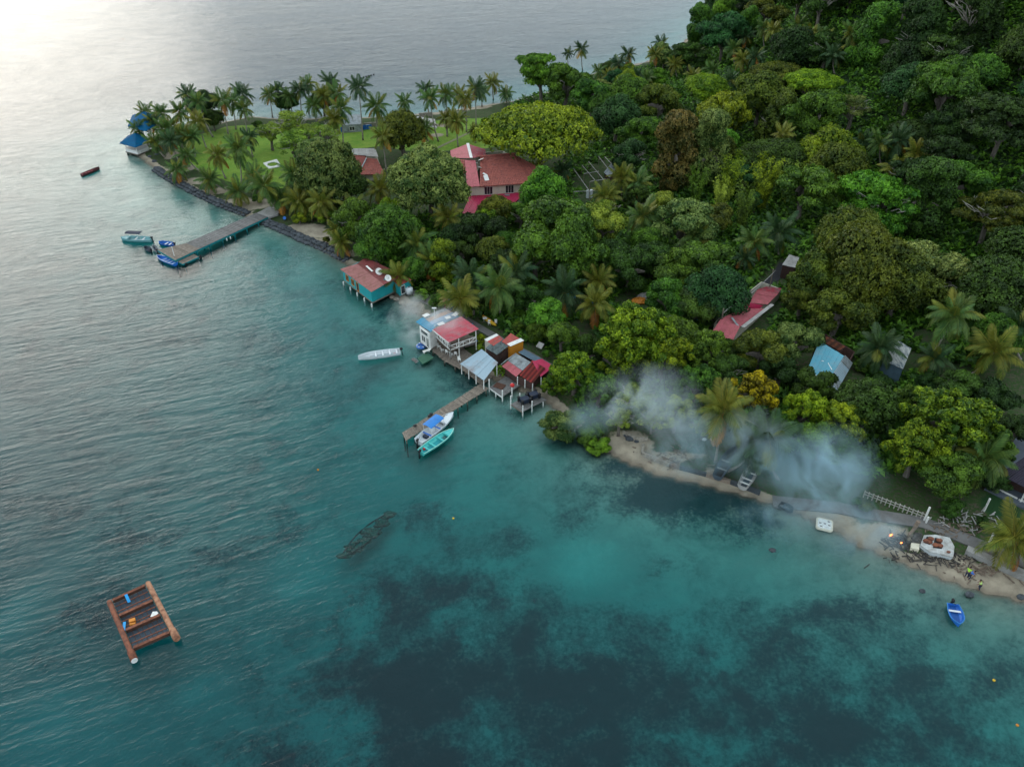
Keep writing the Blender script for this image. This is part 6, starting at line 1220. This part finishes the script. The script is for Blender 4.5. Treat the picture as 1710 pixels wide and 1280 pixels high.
LM = [(n_, P(x, y, 4)) for n_, x, y in (('brightest lime crown',1355,138),('lime dome tree',1180,150),('brownish vine-hung tree',1130,262),('grey-green vine-hung tree',1185,255),('yellowish bamboo',1260,300),('valley palms',1500,250),('lone hillside palm',1307,226),('olive rounded tree',1270,165),
 ('huge olive tree',1440,455),('pink roofs',1245,520),('lane shed',1320,440),('blue-roofed house',1385,610),('peeling shed',1500,595),('long leaning palm',1592,528),('yellow leaning palm',1660,590),('largest right-hand tree',1585,705),('blossom tree',1258,660),('orange-hearted palm',1073,362),('open frames',990,300),
 ('rain tree',905,216),('tile-roofed house',830,300),('golden clearing palms',998,490),('bright lumpy tree',912,528),('bare-topped forest tree',1142,375),('drooping forest palm',1160,400),('shore palms',1050,100),('inlet vine tree',1168,52),('far slope palm pair',1362,64),('hanging-frond palm',1422,58),('top right slope',1600,60),('right edge slope',1680,250),('steep right thicket',1600,330),('upper right ridge',1500,110),('dark right-hand gully',1640,430))]
USED = set()
def land_label(look, u, v, z_, Rc):
    c_ = sorted(LM, key=lambda k: (k[1].x - u) ** 2 + (k[1].y - v) ** 2)
    for sz in ('', 'small ' if Rc < (4 if u < 60 else 7.4) else 'large '):
        for nm, q_ in c_[:3]:
            dx, dy = u - q_.x, v - q_.y
            rel = ('right of' if dx > 0 else 'left of') if abs(dx) > abs(dy) * .8 else ('behind' if dy > 0 else 'in front of')
            lb = f'{sz}{look} tree {rel} the {nm}'
            if lb not in USED: USED.add(lb); return lb
    return lb
SHP = {'round': 'rounded', 'clump': 'bushy', 'pads': 'tiered', 'tall': 'tall vine-hung', 'tuft': 'tufted', 'umbrella': 'flat-topped'}
CLN = {'dark': 'dark green', 'mid': 'mid green', 'deep': 'very dark', 'teal': 'bluish green', 'olive': 'olive', 'yellow': 'yellowish', 'bright': 'fresh green', 'gray': 'greyish green', 'lime': 'lime green'}
placed = list(TREES); cnt = 0
for att_ in range(14000):
    if cnt >= 178: break
    v = (rf.uniform(42, 520) if att_ < 4000 else rf.uniform(60, 330)); u = rf.uniform(-.3, .78) * v; p = (u, v)
    if sdf(ffp, np.array([u]), np.array([v]))[0] < 2: continue
    if float(sdf(POLY, np.array([u]), np.array([v]))[0]) < 4: continue
    gz = g(u, v); sx = 855 + FPX * u / (v * cP + (CAM_H - gz) * sP)
    if sx < 560 or sx > 1800: continue
    if v > 480: continue
    big = u > 60 and v > 120
    Rc = rf.uniform(6.2, 10.0) if big else rf.uniform(3.0, 5.2)
    if any((u - c.x) ** 2 + (v - c.y) ** 2 < (rr_ + Rc * .8) ** 2 for c, rr_ in HOUSE_CLEAR): continue
    if any((u - x) ** 2 + (v - y) ** 2 < (max(r0 * .55, 1.6) + Rc * .52) ** 2 for x, y, r0 in placed): continue
    st = rf.choice(['round', 'clump', 'pads', 'tall', 'clump', 'umbrella'] if big else ['round', 'clump', 'tuft', 'clump', 'round'])
    cl = rf.choice(['dark', 'deep', 'deep', 'teal', 'mid', 'dark', 'olive'] if u > 85 else ['dark', 'mid', 'teal', 'olive', 'dark', 'yellow', 'gray', 'bright'])
    lb = land_label(CLN[cl] + ' ' + SHP[st], u, v, gz, Rc)
    hc = Rc * rf.uniform(.62, 1.05) * (.7 if st == 'umbrella' else 1) + .8
    tree(Vector((u, v, gz)), Rc, hc, st, cl, lb, 'filler trees of the closed forest'); placed.append((u, v, Rc)); cnt += 1
# undergrowth: low leafy ground cover nobody could count
rs = np.random.RandomState(12)
u = rs.uniform(-.35, .72, 300000); v = rs.uniform(75, 500, 300000); x = u * v; y = v
ok = (sdf(ffp, x, y) > -1.5); x, y = x[ok], y[ok]
ok = sdf(POLY, x, y) > 2.5
for c, rr_ in HOUSE_CLEAR: ok &= (x - c.x) ** 2 + (y - c.y) ** 2 > (rr_ * .8) ** 2
for pth in [[(690,486),(740,515),(806,550),(880,590),(935,622)], [(1218,560),(1240,520),(1275,480),(1310,440)]]:
    pp = [Z0(*k, 1) for k in pth]
    for a, b in zip(pp[:-1], pp[1:]):
        for k in np.linspace(0, 1, 8): c = lerp(a, b, k); ok &= (x - c.x) ** 2 + (y - c.y) ** 2 > 1.8 ** 2
x, y = x[ok][:62000], y[ok][:62000]
z = gfun(x, y) + np.maximum(0, fbm(x, y, 9) - .25) * (3.2 + 4.5 * sstep(70, 120, x)) * rs.rand(len(x)) ** .5
C_ = np.stack([x, y, z], 1); Nn = np.tile([0, 0, 1.0], (len(x), 1)) + rs.normal(0, .35, (len(x), 3))
V, F, t = leaves(rs, C_, Nn, 5, 1.25, .24, rs.uniform(0, .7, len(x)))
o = link('undergrowth', npmesh('undergrowth', V, F, t), LF['mid']); tag(o, 'low leafy undergrowth covering the forest floor', 'undergrowth', kind='stuff')
# shrubs at the shore and round the houses
for x, y, rr_, st, cl, ph in [(1445,845,16,'clump','olive','low scrubby shrub at the far end of the rail fence'),(1432,838,12,'clump','dark','small dark shrub left of the rail fence'),(835,620,13,'tuft','bright','yellow-green potted shrub beside the zinc shelter'),(802,566,11,'clump','lime','lime green shrub between the restaurant and red roof'),(803,580,7,'clump','lime','little shrub under the restaurant corner'),(718,478,12,'clump','dark','dark shrub behind the water tank'),(705,492,13,'clump','bright','green shrub right of the water tank'),(430,332,9,'clump','mid','shrub on the sand left of the apron'),(455,330,14,'clump','mid','leafy shrub behind the dock apron'),(405,235,8,'clump','dark','dark shrub by the back of the lawn'),(430,208,10,'clump','dark','dark shrub by the far beach wall'),(520,362,10,'clump','olive','low shrub on the beach behind the seawall'),(865,545,12,'clump','mid','shrub behind the red roofed house'),(912,590,9,'clump','mid','shrub beside the pale board'),(300,275,8,'clump','mid','shrub on the point above the rocks'),(545,400,7,'clump','olive','tiny shrub on the sand by the grey seawall'),(1590,850,22,'clump','dark','dark shrub above the cut brushwood'),(1640,870,12,'clump','deep','dark shrub on the lawn edge at the right'),(1470,640,22,'clump','deep','deep green shrub right of the blue-roofed house'),(1440,610,14,'clump','mid','leafy shrub beside the lean-to'),(1550,640,22,'clump','deep','dark shrub under the leaning trunks')]:
    T_(x, y, rr_, st, cl, ph, group='shrubs', hf=.55, name='shrub')
# ------------------------------------------------------------------ smoke
def smoke_mat(name, dens, col):
    m = bpy.data.materials.new(name); m.use_nodes = True; n = m.node_tree; n.nodes.clear(); L = n.links.new
    o = n.nodes.new('ShaderNodeOutputMaterial'); v = n.nodes.new('ShaderNodeVolumePrincipled'); L(v.outputs[0], o.inputs['Volume'])
    tc = n.nodes.new('ShaderNodeTexCoord'); ln = n.nodes.new('ShaderNodeVectorMath'); ln.operation = 'LENGTH'; L(tc.outputs['Object'], ln.inputs[0])
    mr = n.nodes.new('ShaderNodeMapRange'); mr.interpolation_type = 'SMOOTHSTEP'; L(ln.outputs['Value'], mr.inputs[0]); mr.inputs[1].default_value = 1.0; mr.inputs[2].default_value = .15; mr.inputs[3].default_value = 0; mr.inputs[4].default_value = 1
    geo = n.nodes.new('ShaderNodeNewGeometry'); ns = n.nodes.new('ShaderNodeTexNoise'); ns.inputs['Scale'].default_value = .26; ns.inputs['Detail'].default_value = 5; ns.inputs['Roughness'].default_value = .6; ns.inputs['Distortion'].default_value = .9
    mp = n.nodes.new('ShaderNodeMapping'); mp.inputs['Scale'].default_value = (1,.75,.9); L(geo.outputs['Position'], mp.inputs[0]); L(mp.outputs[0], ns.inputs[0])
    r2 = n.nodes.new('ShaderNodeMapRange'); L(ns.outputs[0], r2.inputs[0]); r2.inputs[1].default_value = .40; r2.inputs[2].default_value = .72; r2.inputs[3].default_value = 0; r2.inputs[4].default_value = 1
    mu = n.nodes.new('ShaderNodeMath'); mu.operation = 'MULTIPLY'; L(mr.outputs[0], mu.inputs[0]); L(r2.outputs[0], mu.inputs[1])
    m3 = n.nodes.new('ShaderNodeMath'); m3.operation = 'MULTIPLY'; L(mu.outputs[0], m3.inputs[0]); m3.inputs[1].default_value = dens; L(m3.outputs[0], v.inputs['Density'])
    v.inputs['Color'].default_value = (*col, 1); v.inputs['Anisotropy'].default_value = .2
    return m
SB = smoke_mat('blue_smoke', .21, (.60,.86,.98)); SW = smoke_mat('pale_smoke', .21, (.78,.92,.99))
bm_ = MB(); bm_.ball((0,0,0), 1, 16, 10); pm = bpy.data.meshes.new('smoke_puff'); pm.from_pydata(bm_.v, [], bm_.f); pm.update()
SV = smoke_mat('white_smoke', .34, (.92,.95,.96))
def puff(t, px, py, h, r_, m, k=1.0):
    p = P(px, py, h); link('smoke_puff', pm, m, t, Vector(p) - t.location, (0,0,0), (r_[0], r_[1], r_[2]))['kind'] = 'stuff'
t = empty('smoke', P(1488,893,0), 'bluish white smoke drifting left from the beach fire over trees and shallows', 'smoke', kind='stuff')
for px, py, h, r_, m in [(1478,884,1.6,(3,2.2,1.5),SB),(1450,868,2.8,(5,3.6,2.4),SB),(1466,876,2,(3.6,2.6,1.8),SW),(1415,850,3.6,(5.5,4.5,3),SB),(1385,800,6,(9,7.5,5.5),SB),(1345,775,8,(8,6,5.5),SB),(1400,760,8,(6.5,6,5),SB),(1285,770,7,(7,5.5,5),SB),
                         (1250,730,9,(7,5.5,5),SW),(1195,735,8,(8,6,4.5),SB),(1130,700,9,(8,6,5),SW),(1085,655,9,(9,6,5),SW),(1030,670,8,(6,5,4),SW),(1150,760,4,(9,6,3.5),SB),(985,700,5,(5,4,3),SB),(1300,870,2,(9,5,1.8),SB),(1430,905,1.8,(7,4,1.6),SB),(1470,905,1.5,(5,3,1.3),SW),(1505,890,1.8,(4,2.6,1.5),SB),(1340,850,3,(8,5,2.6),SB)]:
    puff(t, px, py, h, r_, m)
t = empty('smoke', P(690,515,0), 'thin pale smoke beside the teal house and above the blue roof', 'smoke', kind='stuff')
for px, py, h, r_ in [(692,508,3,(4.5,4,3)),(677,530,3,(4.5,4,2.6)),(740,535,8,(5.5,4,2.6)),(700,560,3,(5,4,2.4))]: puff(t, px, py, h, r_, SV)
